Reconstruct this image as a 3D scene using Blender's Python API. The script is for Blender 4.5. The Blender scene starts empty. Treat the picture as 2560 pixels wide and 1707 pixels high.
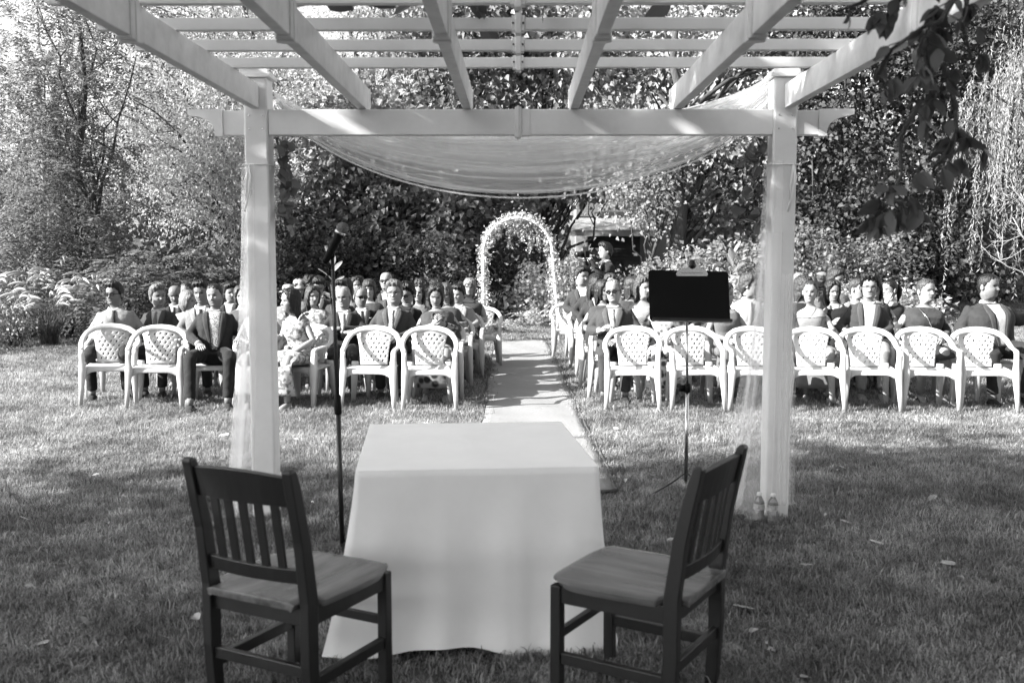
import bpy, bmesh, math, random
import numpy as np
from mathutils import Vector, Matrix, Euler
random.seed(7); rng = np.random.default_rng(7)
SC = bpy.context.scene; COL = SC.collection
R = math.radians
# ------------------------------------------------------------------ camera, sky, sun, exposure
CAM_H = 1.61
cd = bpy.data.cameras.new('camera'); cam = bpy.data.objects.new('camera', cd); COL.objects.link(cam)
cam.location = (0, 0, CAM_H); cam.rotation_euler = (R(90-4.926), 0, R(0.345))
cd.lens = 35; cd.sensor_width = 36; cd.clip_start = .05; cd.clip_end = 600
cd.dof.use_dof = True; cd.dof.focus_distance = 11.6; cd.dof.aperture_fstop = 3.6
SC.camera = cam
SUN_AZ, SUN_EL = (-0.93, -0.36), 28.0            # the sun stands to the left, a little behind the camera
sdir = Vector((SUN_AZ[0]*math.cos(R(SUN_EL)), SUN_AZ[1]*math.cos(R(SUN_EL)), math.sin(R(SUN_EL)))).normalized()
w = bpy.data.worlds.new('World'); SC.world = w; w.use_nodes = True
nt = w.node_tree; nt.nodes.clear()
sky = nt.nodes.new('ShaderNodeTexSky'); sky.sky_type = 'NISHITA'; sky.sun_disc = False
sky.sun_elevation = R(SUN_EL); sky.sun_rotation = math.atan2(sdir.x, sdir.y)
sky.air_density = 1.3; sky.dust_density = 2.5
bw = nt.nodes.new('ShaderNodeRGBToBW'); bg = nt.nodes.new('ShaderNodeBackground'); ow = nt.nodes.new('ShaderNodeOutputWorld')
bg.inputs['Strength'].default_value = 0.095
nt.links.new(sky.outputs[0], bw.inputs[0]); nt.links.new(bw.outputs[0], bg.inputs[0]); nt.links.new(bg.outputs[0], ow.inputs[0])
sl = bpy.data.lights.new('sun', 'SUN'); sl.energy = 5.0; sl.angle = R(.55); sl.color = (1, .995, .985)
sun = bpy.data.objects.new('sun', sl); COL.objects.link(sun); sun.rotation_euler = sdir.to_track_quat('Z', 'Y').to_euler()
sun.location = (-20, -8, 14)
SC.view_settings.view_transform = 'Standard'; SC.view_settings.look = 'None'
SC.view_settings.exposure = 2.0; SC.view_settings.gamma = 1
SC.render.engine = 'CYCLES'
SC.cycles.max_bounces = 6; SC.cycles.diffuse_bounces = 3; SC.cycles.glossy_bounces = 2; SC.cycles.transmission_bounces = 4
SC.cycles.transparent_max_bounces = 24; SC.cycles.use_denoising = True
SC.cycles.use_adaptive_sampling = True; SC.cycles.adaptive_threshold = .02
SC.cycles.caustics_reflective = False; SC.cycles.caustics_refractive = False

# ------------------------------------------------------------------ photo pixel (2560 wide) to a place at depth y
_Rm = Euler((R(90-4.926), 0, R(0.345))).to_matrix()
def at(px, py, y):
    d = _Rm @ Vector(((px-1280)/2489., -(py-853.5)/2489., -1)); return Vector((0, 0, CAM_H)) + d*(y/d.y)
def gx(px, y): return at(px, 760, y).x

# ------------------------------------------------------------------ helpers
def mat(name, base=.5, rough=.6, var=0., vscale=8., bump=0., bscale=40., metal=0., stretch=None, island=0., spec=.5, sheen=0., fine=0.):
    m = bpy.data.materials.new(name); m.use_nodes = True; t = m.node_tree; b = t.nodes['Principled BSDF']
    b.inputs['Roughness'].default_value = rough; b.inputs['Metallic'].default_value = metal
    b.inputs['Specular IOR Level'].default_value = spec
    if sheen: b.inputs['Sheen Weight'].default_value = sheen
    b.inputs['Base Color'].default_value = (base, base, base, 1)
    last = None
    tc = t.nodes.new('ShaderNodeTexCoord'); vec = tc.outputs['Object']
    if stretch:
        mp = t.nodes.new('ShaderNodeMapping'); mp.inputs['Scale'].default_value = stretch; t.links.new(vec, mp.inputs[0]); vec = mp.outputs[0]
    if var:
        n = t.nodes.new('ShaderNodeTexNoise'); n.inputs['Scale'].default_value = vscale; n.inputs['Detail'].default_value = 6; n.inputs['Roughness'].default_value = .65
        t.links.new(vec, n.inputs['Vector'])
        r = t.nodes.new('ShaderNodeMapRange'); r.inputs[1].default_value = .3; r.inputs[2].default_value = .7
        r.inputs[3].default_value = base*(1-var); r.inputs[4].default_value = base*(1+var); t.links.new(n.outputs['Fac'], r.inputs[0]); last = r.outputs[0]
    if island:
        g = t.nodes.new('ShaderNodeNewGeometry'); r = t.nodes.new('ShaderNodeMapRange'); r.inputs[3].default_value = 1-island; r.inputs[4].default_value = 1+island
        t.links.new(g.outputs['Random Per Island'], r.inputs[0]); mm = t.nodes.new('ShaderNodeMath'); mm.operation = 'MULTIPLY'
        t.links.new(r.outputs[0], mm.inputs[0])
        if last: t.links.new(last, mm.inputs[1])
        else: mm.inputs[1].default_value = base
        last = mm.outputs[0]
    if last: t.links.new(last, b.inputs['Base Color'])
    if bump:
        n = t.nodes.new('ShaderNodeTexNoise'); n.inputs['Scale'].default_value = bscale; n.inputs['Detail'].default_value = 5
        t.links.new(vec, n.inputs['Vector']); bp = t.nodes.new('ShaderNodeBump'); bp.inputs['Strength'].default_value = bump; bp.inputs['Distance'].default_value = .02
        t.links.new(n.outputs['Fac'], bp.inputs['Height']); t.links.new(bp.outputs[0], b.inputs['Normal'])
    return m

def leafmat(name, base, trans=.35, island=.35, rough=.55, spec=.25):
    m = mat(name, base, rough, island=island, spec=spec); t = m.node_tree; b = t.nodes['Principled BSDF']
    src = b.inputs['Base Color'].links[0].from_socket
    tr = t.nodes.new('ShaderNodeBsdfTranslucent'); mu = t.nodes.new('ShaderNodeMath'); mu.operation = 'MULTIPLY'; mu.inputs[1].default_value = 1.5
    t.links.new(src, mu.inputs[0]); t.links.new(mu.outputs[0], tr.inputs[0])
    mx = t.nodes.new('ShaderNodeMixShader'); mx.inputs[0].default_value = trans
    t.links.new(b.outputs[0], mx.inputs[1]); t.links.new(tr.outputs[0], mx.inputs[2]); t.links.new(mx.outputs[0], t.nodes['Material Output'].inputs[0])
    return m

class MB:
    """collects verts and faces of one mesh"""
    def __init__(s): s.v = []; s.f = []; s.c = []
    def add(s, vs, fs):
        o = len(s.v); s.v += [tuple(p) for p in vs]; s.f += [tuple(i+o for i in f) for f in fs]; return o
    def box(s, lo, hi, M=None):
        x0, y0, z0 = lo; x1, y1, z1 = hi
        vs = [Vector(p) for p in ((x0,y0,z0),(x1,y0,z0),(x1,y1,z0),(x0,y1,z0),(x0,y0,z1),(x1,y0,z1),(x1,y1,z1),(x0,y1,z1))]
        if M is not None: vs = [M @ p for p in vs]
        s.add(vs, [(0,3,2,1),(4,5,6,7),(0,1,5,4),(1,2,6,5),(2,3,7,6),(3,0,4,7)])
    def loft(s, rings, cap=True):
        n = len(rings[0]); vs = [p for r in rings for p in r]; fs = []
        for i in range(len(rings)-1):
            for j in range(n):
                k = (j+1) % n; fs.append((i*n+j, i*n+k, (i+1)*n+k, (i+1)*n+j))
        if cap: fs.append(tuple(range(n-1, -1, -1))); fs.append(tuple(range((len(rings)-1)*n, len(rings)*n)))
        s.add(vs, fs)
    def tube(s, pts, rad, seg=8, flat=None, up=None, cap=True):
        """swept tube; rad number or list; flat = ratio of second axis"""
        pts = [Vector(p) for p in pts]; n = len(pts)
        if not hasattr(rad, '__len__'): rad = [rad]*n
        rings = []; prev = None
        for i, p in enumerate(pts):
            t = (pts[min(i+1, n-1)] - pts[max(i-1, 0)]).normalized()
            if prev is None:
                a = Vector(up) if up else (Vector((0,0,1)) if abs(t.z) < .9 else Vector((0,1,0)))
            else: a = prev
            b = t.cross(a).normalized(); a = b.cross(t).normalized(); prev = a
            r = rad[i]; r1, r2 = (r if hasattr(r, '__len__') else (r, r*(flat or 1)))
            rings.append([p + b*(r1*math.cos(6.28318*k/seg)) + a*(r2*math.sin(6.28318*k/seg)) for k in range(seg)])
        s.loft(rings, cap)
    def grid(s, fn, nu, nv, wrapu=False):
        vs = [fn(u/(nu-(0 if wrapu else 1)), v/(nv-1)) for v in range(nv) for u in range(nu)]
        fs = []
        for v in range(nv-1):
            for u in range(nu if wrapu else nu-1):
                k = (u+1) % nu; fs.append((v*nu+u, v*nu+k, (v+1)*nu+k, (v+1)*nu+u))
        s.add(vs, fs)
    def mesh(s, name, smooth=True):
        me = bpy.data.meshes.new(name); me.from_pydata(s.v, [], s.f)
        if smooth: me.polygons.foreach_set('use_smooth', [True]*len(me.polygons))
        me.update(); return me
    def obj(s, name, m, parent=None, smooth=True, **kw): return link(name, s.mesh(name, smooth), m, parent, **kw)

def link(name, me, m=None, parent=None, label=None, cat=None, group=None, kind=None):
    o = bpy.data.objects.new(name, me); COL.objects.link(o)
    if m is not None:
        for q in (m if isinstance(m, (list, tuple)) else [m]):
            if not len(me.materials) or q.name not in me.materials: me.materials.append(q)
    if parent: o.parent = parent
    return tag(o, label, cat, group, kind)
def tag(o, label=None, cat=None, group=None, kind=None):
    for k, v in (('label', label), ('category', cat), ('group', group), ('kind', kind)):
        if v: o[k] = v
    return o
def empty(name, loc=(0,0,0), rz=0, label=None, cat=None, group=None):
    o = bpy.data.objects.new(name, None); COL.objects.link(o); o.location = loc; o.rotation_euler = (0, 0, rz); o.empty_display_size = .1
    return tag(o, label, cat, group)
def kids(o): return [c for c in bpy.data.objects if c.parent == o]
def copy_tree(o, ks, label, group=None):
    r = o.copy(); COL.objects.link(r); r['label'] = label
    for ch in ks:
        c = ch.copy(); COL.objects.link(c); c.parent = r
    return r
def bevel(o, wd=.006, seg=2):
    b = o.modifiers.new('bevel', 'BEVEL'); b.width = wd; b.segments = seg; b.limit_method = 'ANGLE'; return o
def np_mesh(name, V, F):
    """V (n,3) F (m,k) arrays"""
    me = bpy.data.meshes.new(name); k = F.shape[1]
    me.vertices.add(len(V)); me.vertices.foreach_set('co', V.astype(np.float32).ravel())
    me.loops.add(F.size); me.loops.foreach_set('vertex_index', F.astype(np.int32).ravel())
    me.polygons.add(len(F)); me.polygons.foreach_set('loop_start', np.arange(0, F.size, k, dtype=np.int32))
    me.update(calc_edges=True); me.validate(); return me
def unit(a): return a/(np.linalg.norm(a, axis=-1, keepdims=True)+1e-9)
def leaf_arrays(P, D, N, L, W, fold=.25, droop=.15):
    """n leaves -> verts, tris ; base P, direction D, normal N, length L, width W"""
    n = len(P); D = unit(D); S = unit(np.cross(D, N)); N = np.cross(S, D)
    L = np.broadcast_to(L, (n,))[:, None]; W = np.broadcast_to(W, (n,))[:, None]
    mid = P + D*L*.45
    V = np.stack([P, mid + S*W*.5 + N*W*fold, P + D*L - N*L*droop, mid - S*W*.5 + N*W*fold], 1).reshape(-1, 3)
    i = np.arange(n)[:, None]*4
    F = np.concatenate([i + np.array([[0, 1, 2]]), i + np.array([[0, 2, 3]])], 0)
    return V, F
def join_arrays(lst):
    Vs = []; Fs = []; o = 0
    for V, F in lst: Vs.append(V); Fs.append(F+o); o += len(V)
    return np.concatenate(Vs), np.concatenate(Fs)

# ------------------------------------------------------------------ materials (the photograph is black and white: greys only)
M = dict(
 vinyl=mat('white_vinyl', .68, .45, var=.06, vscale=5, bump=.03, bscale=30),
 vinyl_dirty=mat('weathered_vinyl', .63, .5, var=.14, vscale=9, bump=.04, bscale=30),
 plastic=mat('chair_plastic', .43, .38, var=.03, vscale=6, bump=.03, bscale=120),
 wood=mat('dark_wood', .010, .42, var=.35, vscale=9, stretch=(1, 1, .15), bump=.05, bscale=60),
 woodseat=mat('seat_wood', .11, .27, var=.6, vscale=16, stretch=(1, .1, 1), bump=.03, bscale=50),
 cloth=mat('table_linen', .82, .85, var=.04, vscale=3, bump=.35, bscale=4, sheen=.2),
 carpet=mat('aisle_carpet', .215, .95, var=.06, vscale=60, bump=.3, bscale=300),
 carpet_edge=mat('carpet_binding', .06, .9),
 black=mat('black_metal', .012, .35, var=.2, vscale=20),
 blackp=mat('black_plastic', .004, .6, spec=.12),
 chrome=mat('chrome', .55, .22, metal=1, var=.1),
 grille=mat('microphone_grille', .13, .5, metal=.6, bump=.6, bscale=500),
 bark=mat('bark', .045, .9, var=.5, vscale=7, stretch=(3, 3, .5), bump=.8, bscale=18),
 palebark=mat('pale_bark', .22, .8, var=.25, vscale=9, bump=.3),
 soil=mat('soil', .03, .95, var=.5, vscale=6, bump=.6, bscale=25),
 stemg=mat('stem', .06, .7, var=.3),
 siding=mat('house_siding', .26, .7, var=.08), shingle=mat('roof_shingle', .16, .9, var=.3, vscale=20), darkwall=mat('shed_wall', .03, .8, var=.3),
 white=mat('white_paint', .7, .5, var=.05), lens=mat('dark_lens', .01, .08), skinshoe=mat('shoe_leather', .05, .4),
)
# ------------------------------------------------------------------ lawn
def gz(x, y):
    """ground height: level, with a gentle rise to the right rear"""
    r = np.clip((np.asarray(y)-19)/16, 0, 1)*np.clip((np.asarray(x)-2.5)/5, 0, 1)
    return r*r*(3-2*r)*.85
def build_lawn():
    xs = np.concatenate([np.linspace(-300, -30, 8), np.linspace(-24, 24, 49), np.linspace(30, 300, 8)])
    ys = np.concatenate([np.linspace(-200, -20, 6), np.linspace(-12, 44, 57), np.linspace(55, 400, 8)])
    X, Y = np.meshgrid(xs, ys); Z = gz(X, Y); nx = len(xs)
    V = np.stack([X, Y, Z], -1).reshape(-1, 3)
    i = np.array([[r*nx+c for c in range(nx-1)] for r in range(len(ys)-1)]).ravel()
    me = np_mesh('lawn', V, np.stack([i, i+1, i+nx+1, i+nx], 1)); me.polygons.foreach_set('use_smooth', [True]*len(me.polygons))
    m = bpy.data.materials.new('lawn_soil_and_grass'); m.use_nodes = True; t = m.node_tree; b = t.nodes['Principled BSDF']; b.inputs['Roughness'].default_value = .95
    tc = t.nodes.new('ShaderNodeTexCoord')
    n1 = t.nodes.new('ShaderNodeTexNoise'); n1.inputs['Scale'].default_value = 1.1; n1.inputs['Detail'].default_value = 5
    n2 = t.nodes.new('ShaderNodeTexNoise'); n2.inputs['Scale'].default_value = 70; n2.inputs['Detail'].default_value = 6; n2.inputs['Roughness'].default_value = .75
    for n in (n1, n2): t.links.new(tc.outputs['Object'], n.inputs['Vector'])
    mx = t.nodes.new('ShaderNodeMath'); mx.operation = 'MULTIPLY'; t.links.new(n1.outputs[0], mx.inputs[0]); t.links.new(n2.outputs[0], mx.inputs[1])
    mr = t.nodes.new('ShaderNodeMapRange'); mr.inputs[1].default_value = .12; mr.inputs[2].default_value = .4; mr.inputs[3].default_value = .04; mr.inputs[4].default_value = .2
    t.links.new(mx.outputs[0], mr.inputs[0]); t.links.new(mr.outputs[0], b.inputs['Base Color'])
    bp = t.nodes.new('ShaderNodeBump'); bp.inputs['Strength'].default_value = .9; bp.inputs['Distance'].default_value = .03
    t.links.new(n2.outputs[0], bp.inputs['Height']); t.links.new(bp.outputs[0], b.inputs['Normal'])
    return link('lawn', me, m, kind='structure')
lawn = build_lawn()

# ------------------------------------------------------------------ grass blades, instanced tufts
GRASSM = leafmat('grass_blade', .24, .4, .6, .5)
def patchy(m):
    t = m.node_tree; mu = [n for n in t.nodes if n.type == 'MATH'][0]; g = t.nodes.new('ShaderNodeNewGeometry'); out = mu.outputs[0]; links = [(l.to_node, l.to_socket) for l in out.links]
    prod = out
    for sc, a, b in ((1.3, .62, 1.3), (7., .7, 1.25)):
        n = t.nodes.new('ShaderNodeTexNoise'); n.inputs['Scale'].default_value = sc; n.inputs['Detail'].default_value = 4; t.links.new(g.outputs['Position'], n.inputs['Vector'])
        r = t.nodes.new('ShaderNodeMapRange'); r.inputs[1].default_value = .35; r.inputs[2].default_value = .65; r.inputs[3].default_value = a; r.inputs[4].default_value = b; t.links.new(n.outputs[0], r.inputs[0])
        k = t.nodes.new('ShaderNodeMath'); k.operation = 'MULTIPLY'; t.links.new(prod, k.inputs[0]); t.links.new(r.outputs[0], k.inputs[1]); prod = k.outputs[0]
    for nd, sk in links: t.links.new(prod, sk)
patchy(GRASSM)
def tuft(seed, n, spread, hmin, hmax):
    g = np.random.default_rng(seed)
    V = []; F = []
    for i in range(n):
        x, y = g.normal(0, spread, 2); a = g.uniform(0, 6.283); h = g.uniform(hmin, hmax); ln = g.uniform(.3, 1.3)*h
        wd = g.uniform(.0014, .0028); s = np.array([-math.sin(a), math.cos(a), 0])*wd; d = np.array([math.cos(a), math.sin(a), 0])
        p0 = np.array([x, y, -.005]); p1 = p0+d*ln*.35+np.array([0, 0, h*.7]); p2 = p0+d*ln+np.array([0, 0, h*(.75+.35*g.random())])
        o = len(V); V += [p0-s, p0+s, p1+s*.8, p1-s*.8, p2]; F += [(o, o+1, o+2, o+3), (o+3, o+2, o+4)]
    me = bpy.data.meshes.new('tuft'); me.from_pydata([tuple(p) for p in V], [], F); me.materials.append(GRASSM)
    return bpy.data.objects.new('tuft', me)
def build_grass():
    tc = bpy.data.collections.new('tufts')
    for k in range(7): tc.objects.link(tuft(k, 30, .04, .012, .032 if k < 5 else .055))
    pts = []
    g = np.random.default_rng(3)
    def scatter(n, y0, y1, pw=1.0):
        y = y0+(y1-y0)*g.random(n)**pw; hw = y*.56+.5; x = (g.random(n)*2-1)*hw
        pts.append(np.stack([x, y], 1))
    scatter(24000, 3.2, 6.5); scatter(34000, 6.5, 11); scatter(34000, 11, 21); scatter(9000, 21, 30)
    P = np.concatenate(pts)
    def inside(x, y):
        c = .055+(18.8-y)*.0105
        onc = (np.abs(x-c) < .472) & (y > 6.55) & (y < 18.9)
        return onc | ((x > -.66) & (x < .33) & (y > 3.95) & (y < 5.2)) | (x < -9.3-(y-16)*.1) & (y > 14)
    P = P[~inside(P[:, 0], P[:, 1])]
    ns = np.sin(P[:, 0]*2.1+np.sin(P[:, 1]*1.7)*1.5)+np.sin(P[:, 1]*2.9+np.sin(P[:, 0]*2.3)*1.3)+.6*np.sin(P[:, 0]*7.1+P[:, 1]*5.3)
    P = P[g.random(len(P)) < np.clip(.85+.3*ns, .3, 1)]
    V = np.stack([P[:, 0], P[:, 1], gz(P[:, 0], P[:, 1])], 1)
    me = bpy.data.meshes.new('grass'); me.vertices.add(len(V)); me.vertices.foreach_set('co', V.astype(np.float32).ravel())
    a = me.attributes.new('rot', 'FLOAT_VECTOR', 'POINT'); rot = np.zeros((len(V), 3)); rot[:, 2] = g.random(len(V))*6.283; rot[:, :2] = g.normal(0, .12, (len(V), 2))
    a.data.foreach_set('vector', rot.astype(np.float32).ravel())
    a = me.attributes.new('sc', 'FLOAT', 'POINT'); sc = g.uniform(.75, 1.35, len(V))*(1+.035*np.clip(V[:, 1]-8, 0, 12)); a.data.foreach_set('value', sc.astype(np.float32))
    o = link('grass', me, GRASSM, kind='stuff', label='short mown lawn grass with patchy blades across the whole garden', cat='grass')
    ng = bpy.data.node_groups.new('grass_scatter', 'GeometryNodeTree')
    ng.interface.new_socket('Geometry', in_out='INPUT', socket_type='NodeSocketGeometry'); ng.interface.new_socket('Geometry', in_out='OUTPUT', socket_type='NodeSocketGeometry')
    i = ng.nodes.new('NodeGroupInput'); u = ng.nodes.new('NodeGroupOutput'); ci = ng.nodes.new('GeometryNodeCollectionInfo'); ip = ng.nodes.new('GeometryNodeInstanceOnPoints')
    ci.inputs['Collection'].default_value = tc; ci.inputs['Separate Children'].default_value = True; ci.inputs['Reset Children'].default_value = True
    ip.inputs['Pick Instance'].default_value = True
    ra = ng.nodes.new('GeometryNodeInputNamedAttribute'); ra.data_type = 'FLOAT_VECTOR'; ra.inputs[0].default_value = 'rot'
    sa = ng.nodes.new('GeometryNodeInputNamedAttribute'); sa.data_type = 'FLOAT'; sa.inputs[0].default_value = 'sc'
    er = ng.nodes.new('FunctionNodeEulerToRotation')
    ng.links.new(i.outputs[0], ip.inputs['Points']); ng.links.new(ci.outputs[0], ip.inputs['Instance'])
    ng.links.new(ra.outputs[0], er.inputs[0]); ng.links.new(er.outputs[0], ip.inputs['Rotation']); ng.links.new(sa.outputs[0], ip.inputs['Scale'])
    ng.links.new(ip.outputs[0], u.inputs[0])
    md = o.modifiers.new('scatter', 'NODES'); md.node_group = ng
    return o
build_grass()

# ------------------------------------------------------------------ aisle carpet
def build_carpet():
    cx = lambda y: .055+(18.8-y)*.0105
    g = np.random.default_rng(5); ny = 90
    ph = g.uniform(0, 6, 6)
    def top(u, v):
        y = 6.6+v*12.2; x = cx(y)+(u-.5)*.98+.011*math.sin(y*2+ph[0])+.006*math.sin(y*5.3); z = .020+.005*math.sin(y*5.1+ph[1])+.005*math.sin(x*9+y*3)+.004*math.sin(y*11+x*4)
        if v < .004 and u > .85: z += .015
        return (x, y, z)
    mb = MB(); mb.grid(top, 13, ny)
    e = empty('aisle_carpet', (0, 0, 0), label='long pale carpet runner laid down the aisle to the floral arch', cat='carpet')
    o = mb.obj('runner', M['carpet'], e)
    s = o.modifiers.new('thick', 'SOLIDIFY'); s.thickness = .01; s.offset = -1
    for u in (0, 1):
        b = MB(); b.tube([Vector(top(u, k/60))+Vector(((u-.5)*.008, 0, -.005)) for k in range(61)], .011, 6); b.obj('edge_binding', M['carpet_edge'], e)
    b = MB(); b.tube([Vector(top(k/20, 0))+Vector((0, -.008, -.004)) for k in range(21)], .012, 6); b.obj('edge_binding', M['carpet_edge'], e)
build_carpet()

# ------------------------------------------------------------------ planting bed at the left
def build_bed():
    mb = MB(); pts = [(-8.3, 15.6), (-9.0, 18), (-9.6, 21), (-10.0, 25), (-10.6, 31), (-30, 34), (-30, 14), (-12, 14.6)]
    mb.add([(x, y, .02) for x, y in pts], [tuple(range(len(pts)))]); mb.obj('planting_bed', M['soil'], kind='structure', smooth=False)
    mb = MB(); pts = [(-9.9, 25.5), (-3, 26), (4, 27), (9, 30), (16, 31), (40, 33), (40, 60), (-40, 60), (-10.5, 31)]
    mb.add([(x, y, gz(x, y)+.03 if y < 33 else .9) for x, y in pts], [tuple(range(len(pts)))]); mb.obj('woodland_floor', M['soil'], kind='structure', smooth=False)
build_bed()
# ------------------------------------------------------------------ pergola
ZB0, ZB1 = 2.325, 2.475          # main beam bottom / top
def build_pergola():
    e = empty('pergola', (0, 4, 0), label='white vinyl pergola with open slatted roof over the ceremony table', cat='pergola')
    def part(name, mb, m='vinyl', par=None, bv=.004):
        o = mb.obj(name, M[m], par or e, smooth=False)
        o.location = (0, -4, 0) if (par is None) else (0, 0, 0)
        if bv: bevel(o, bv, 2)
        return o
    PW = .072
    for y in (6.07, 2.05):
        for x in (-1.56, 1.586):
            b = MB(); b.box((x-PW, y-PW, 0), (x+PW, y+PW, 2.66)); p = part('post', b, bv=.012)
            b = MB(); b.box((x-.095, y-.095, 2.66), (x+.095, y+.095, 2.685)); b.box((x-.08, y-.08, 2.685), (x+.08, y+.08, 2.705))
            b.add([(x-.08, y-.08, 2.705), (x+.08, y-.08, 2.705), (x+.08, y+.08, 2.705), (x-.08, y+.08, 2.705), (x, y, 2.75)], [(0,1,4),(1,2,4),(2,3,4),(3,0,4)])
            part('post_cap', b, par=p, bv=.003)
            if y > 5:
                for sx in (-.04, .04):
                    for z in (2.36, 2.44):
                        b = MB(); b.tube([(x+sx, y-PW+.002, z), (x+sx, y-PW-.005, z)], [.006, .004], 8); part('bolt', b, 'chrome', p, 0)
    # main beams between the posts, with scroll-cut ends outside
    for y in (6.05, 2.07):
        b = MB(); b.box((-1.486, y-.045, ZB0), (1.513, y+.03, ZB1)); part('beam', b)
        b = MB(); b.box((-.02, y-.056, ZB0-.012), (.02, y+.04, ZB1+.012)); b.box((-.008, y-.062, ZB0-.018), (.008, y+.045, ZB1+.018)); part('beam_coupler', b, bv=.003)
        b = MB(); b.box((.02, y-.049, ZB0-.003), (.07, y+.034, ZB1+.003)); part('beam_coupler', b, bv=.002)
        for s, xo in ((-1, -1.633), (1, 1.659)):
            b = MB(); b.box((min(xo, xo+s*.13), y-.03, ZB0), (max(xo, xo+s*.13), y+.03, ZB1-.005)); part('beam_end', b)
            prof = [(.13, ZB0-.004), (.175, ZB0-.004), (.175, ZB0+.022)]+[(.178+.14*(1-math.cos(a)), ZB0+.026+.088*math.sin(a)) for a in np.linspace(.1, 1.5, 9)]+[(.335, ZB1-.028), (.335, ZB1), (.13, ZB1)]
            n = len(prof); b = MB(); yy = (y-.038, y+.038)
            vs = [(xo+s*px, yy[k], pz) for k in (0, 1) for px, pz in prof]
            b.add(vs, [tuple(range(n))[::s or 1], tuple(range(2*n-1, n-1, -1))[::s or 1]]+[(i, i+n, (i+1) % n+n, (i+1) % n)[::-s] for i in range(n)])
            part('scroll_end', b, bv=.002)
    # rafters running back to front, each with a coupler half way
    for i, x in enumerate((-1.562, -.93, -.305, .335, .95, 1.60)):
        y1 = 5.99 if i in (0, 5) else 6.16
        y0 = 2.13 if i in (0, 5) else 1.96
        b = MB(); b.box((x-.026, y0, ZB1+.003), (x+.026, y1, ZB1+.143)); r = part('rafter', b, 'vinyl_dirty')
        b = MB(); b.box((x-.034, 4.02, ZB1-.008), (x+.034, 4.14, ZB1+.15)); part('rafter_coupler', b, 'vinyl_dirty', bv=.005)
        b = MB(); b.box((x-.039, 4.06, ZB1-.014), (x+.039, 4.10, ZB1+.155)); part('rafter_coupler', b, 'vinyl', bv=.004)
        if i not in (0, 5):
            b = MB(); b.box((x-.03, 6.16, ZB1+.03), (x+.03, 6.185, ZB1+.143)); b.box((x-.022, 6.185, ZB1+.05), (x+.022, 6.2, ZB1+.13)); part('rafter_end', b)
    # roof slats across the rafters, joined in the middle
    for y in (5.5, 5.05, 4.6, 4.13, 3.66, 3.2, 2.74, 2.3):
        for s in (-1, 1):
            b = MB(); b.box((.03 if s > 0 else -1.9, y-.019, ZB1+.146), (1.9 if s > 0 else -.03, y+.019, ZB1+.2)); part('slat', b, bv=.003)
        b = MB(); b.box((-.014, y-.034, ZB1+.128), (.014, y+.03, ZB1+.218)); b.box((-.03, y-.027, ZB1+.138), (.03, y+.025, ZB1+.208)); sp = part('slat_coupler', b, bv=.003)
        for sx in (-.023, .023):
            b = MB(); b.tube([(sx, y-.026, ZB1+.173), (sx, y-.031, ZB1+.173)], .005, 8); part('bolt', b, 'black', sp, 0)
build_pergola()

# ------------------------------------------------------------------ sheer tulle
def tulle_mat(nm, al):
    m = bpy.data.materials.new(nm); m.use_nodes = True; t = m.node_tree; t.nodes.clear()
    o = t.nodes.new('ShaderNodeOutputMaterial'); tr = t.nodes.new('ShaderNodeBsdfTransparent'); d = t.nodes.new('ShaderNodeBsdfDiffuse'); tl = t.nodes.new('ShaderNodeBsdfTranslucent')
    d.inputs[0].default_value = tl.inputs[0].default_value = (.95, .95, .95, 1)
    m1 = t.nodes.new('ShaderNodeMixShader'); m1.inputs[0].default_value = .5; t.links.new(d.outputs[0], m1.inputs[1]); t.links.new(tl.outputs[0], m1.inputs[2])
    m2 = t.nodes.new('ShaderNodeMixShader'); m2.inputs[0].default_value = al; t.links.new(tr.outputs[0], m2.inputs[1]); t.links.new(m1.outputs[0], m2.inputs[2]); t.links.new(m2.outputs[0], o.inputs[0])
    return m
TUL = tulle_mat('sheer_tulle', .16); TULS = tulle_mat('sheer_tulle_swag', .5)
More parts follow.
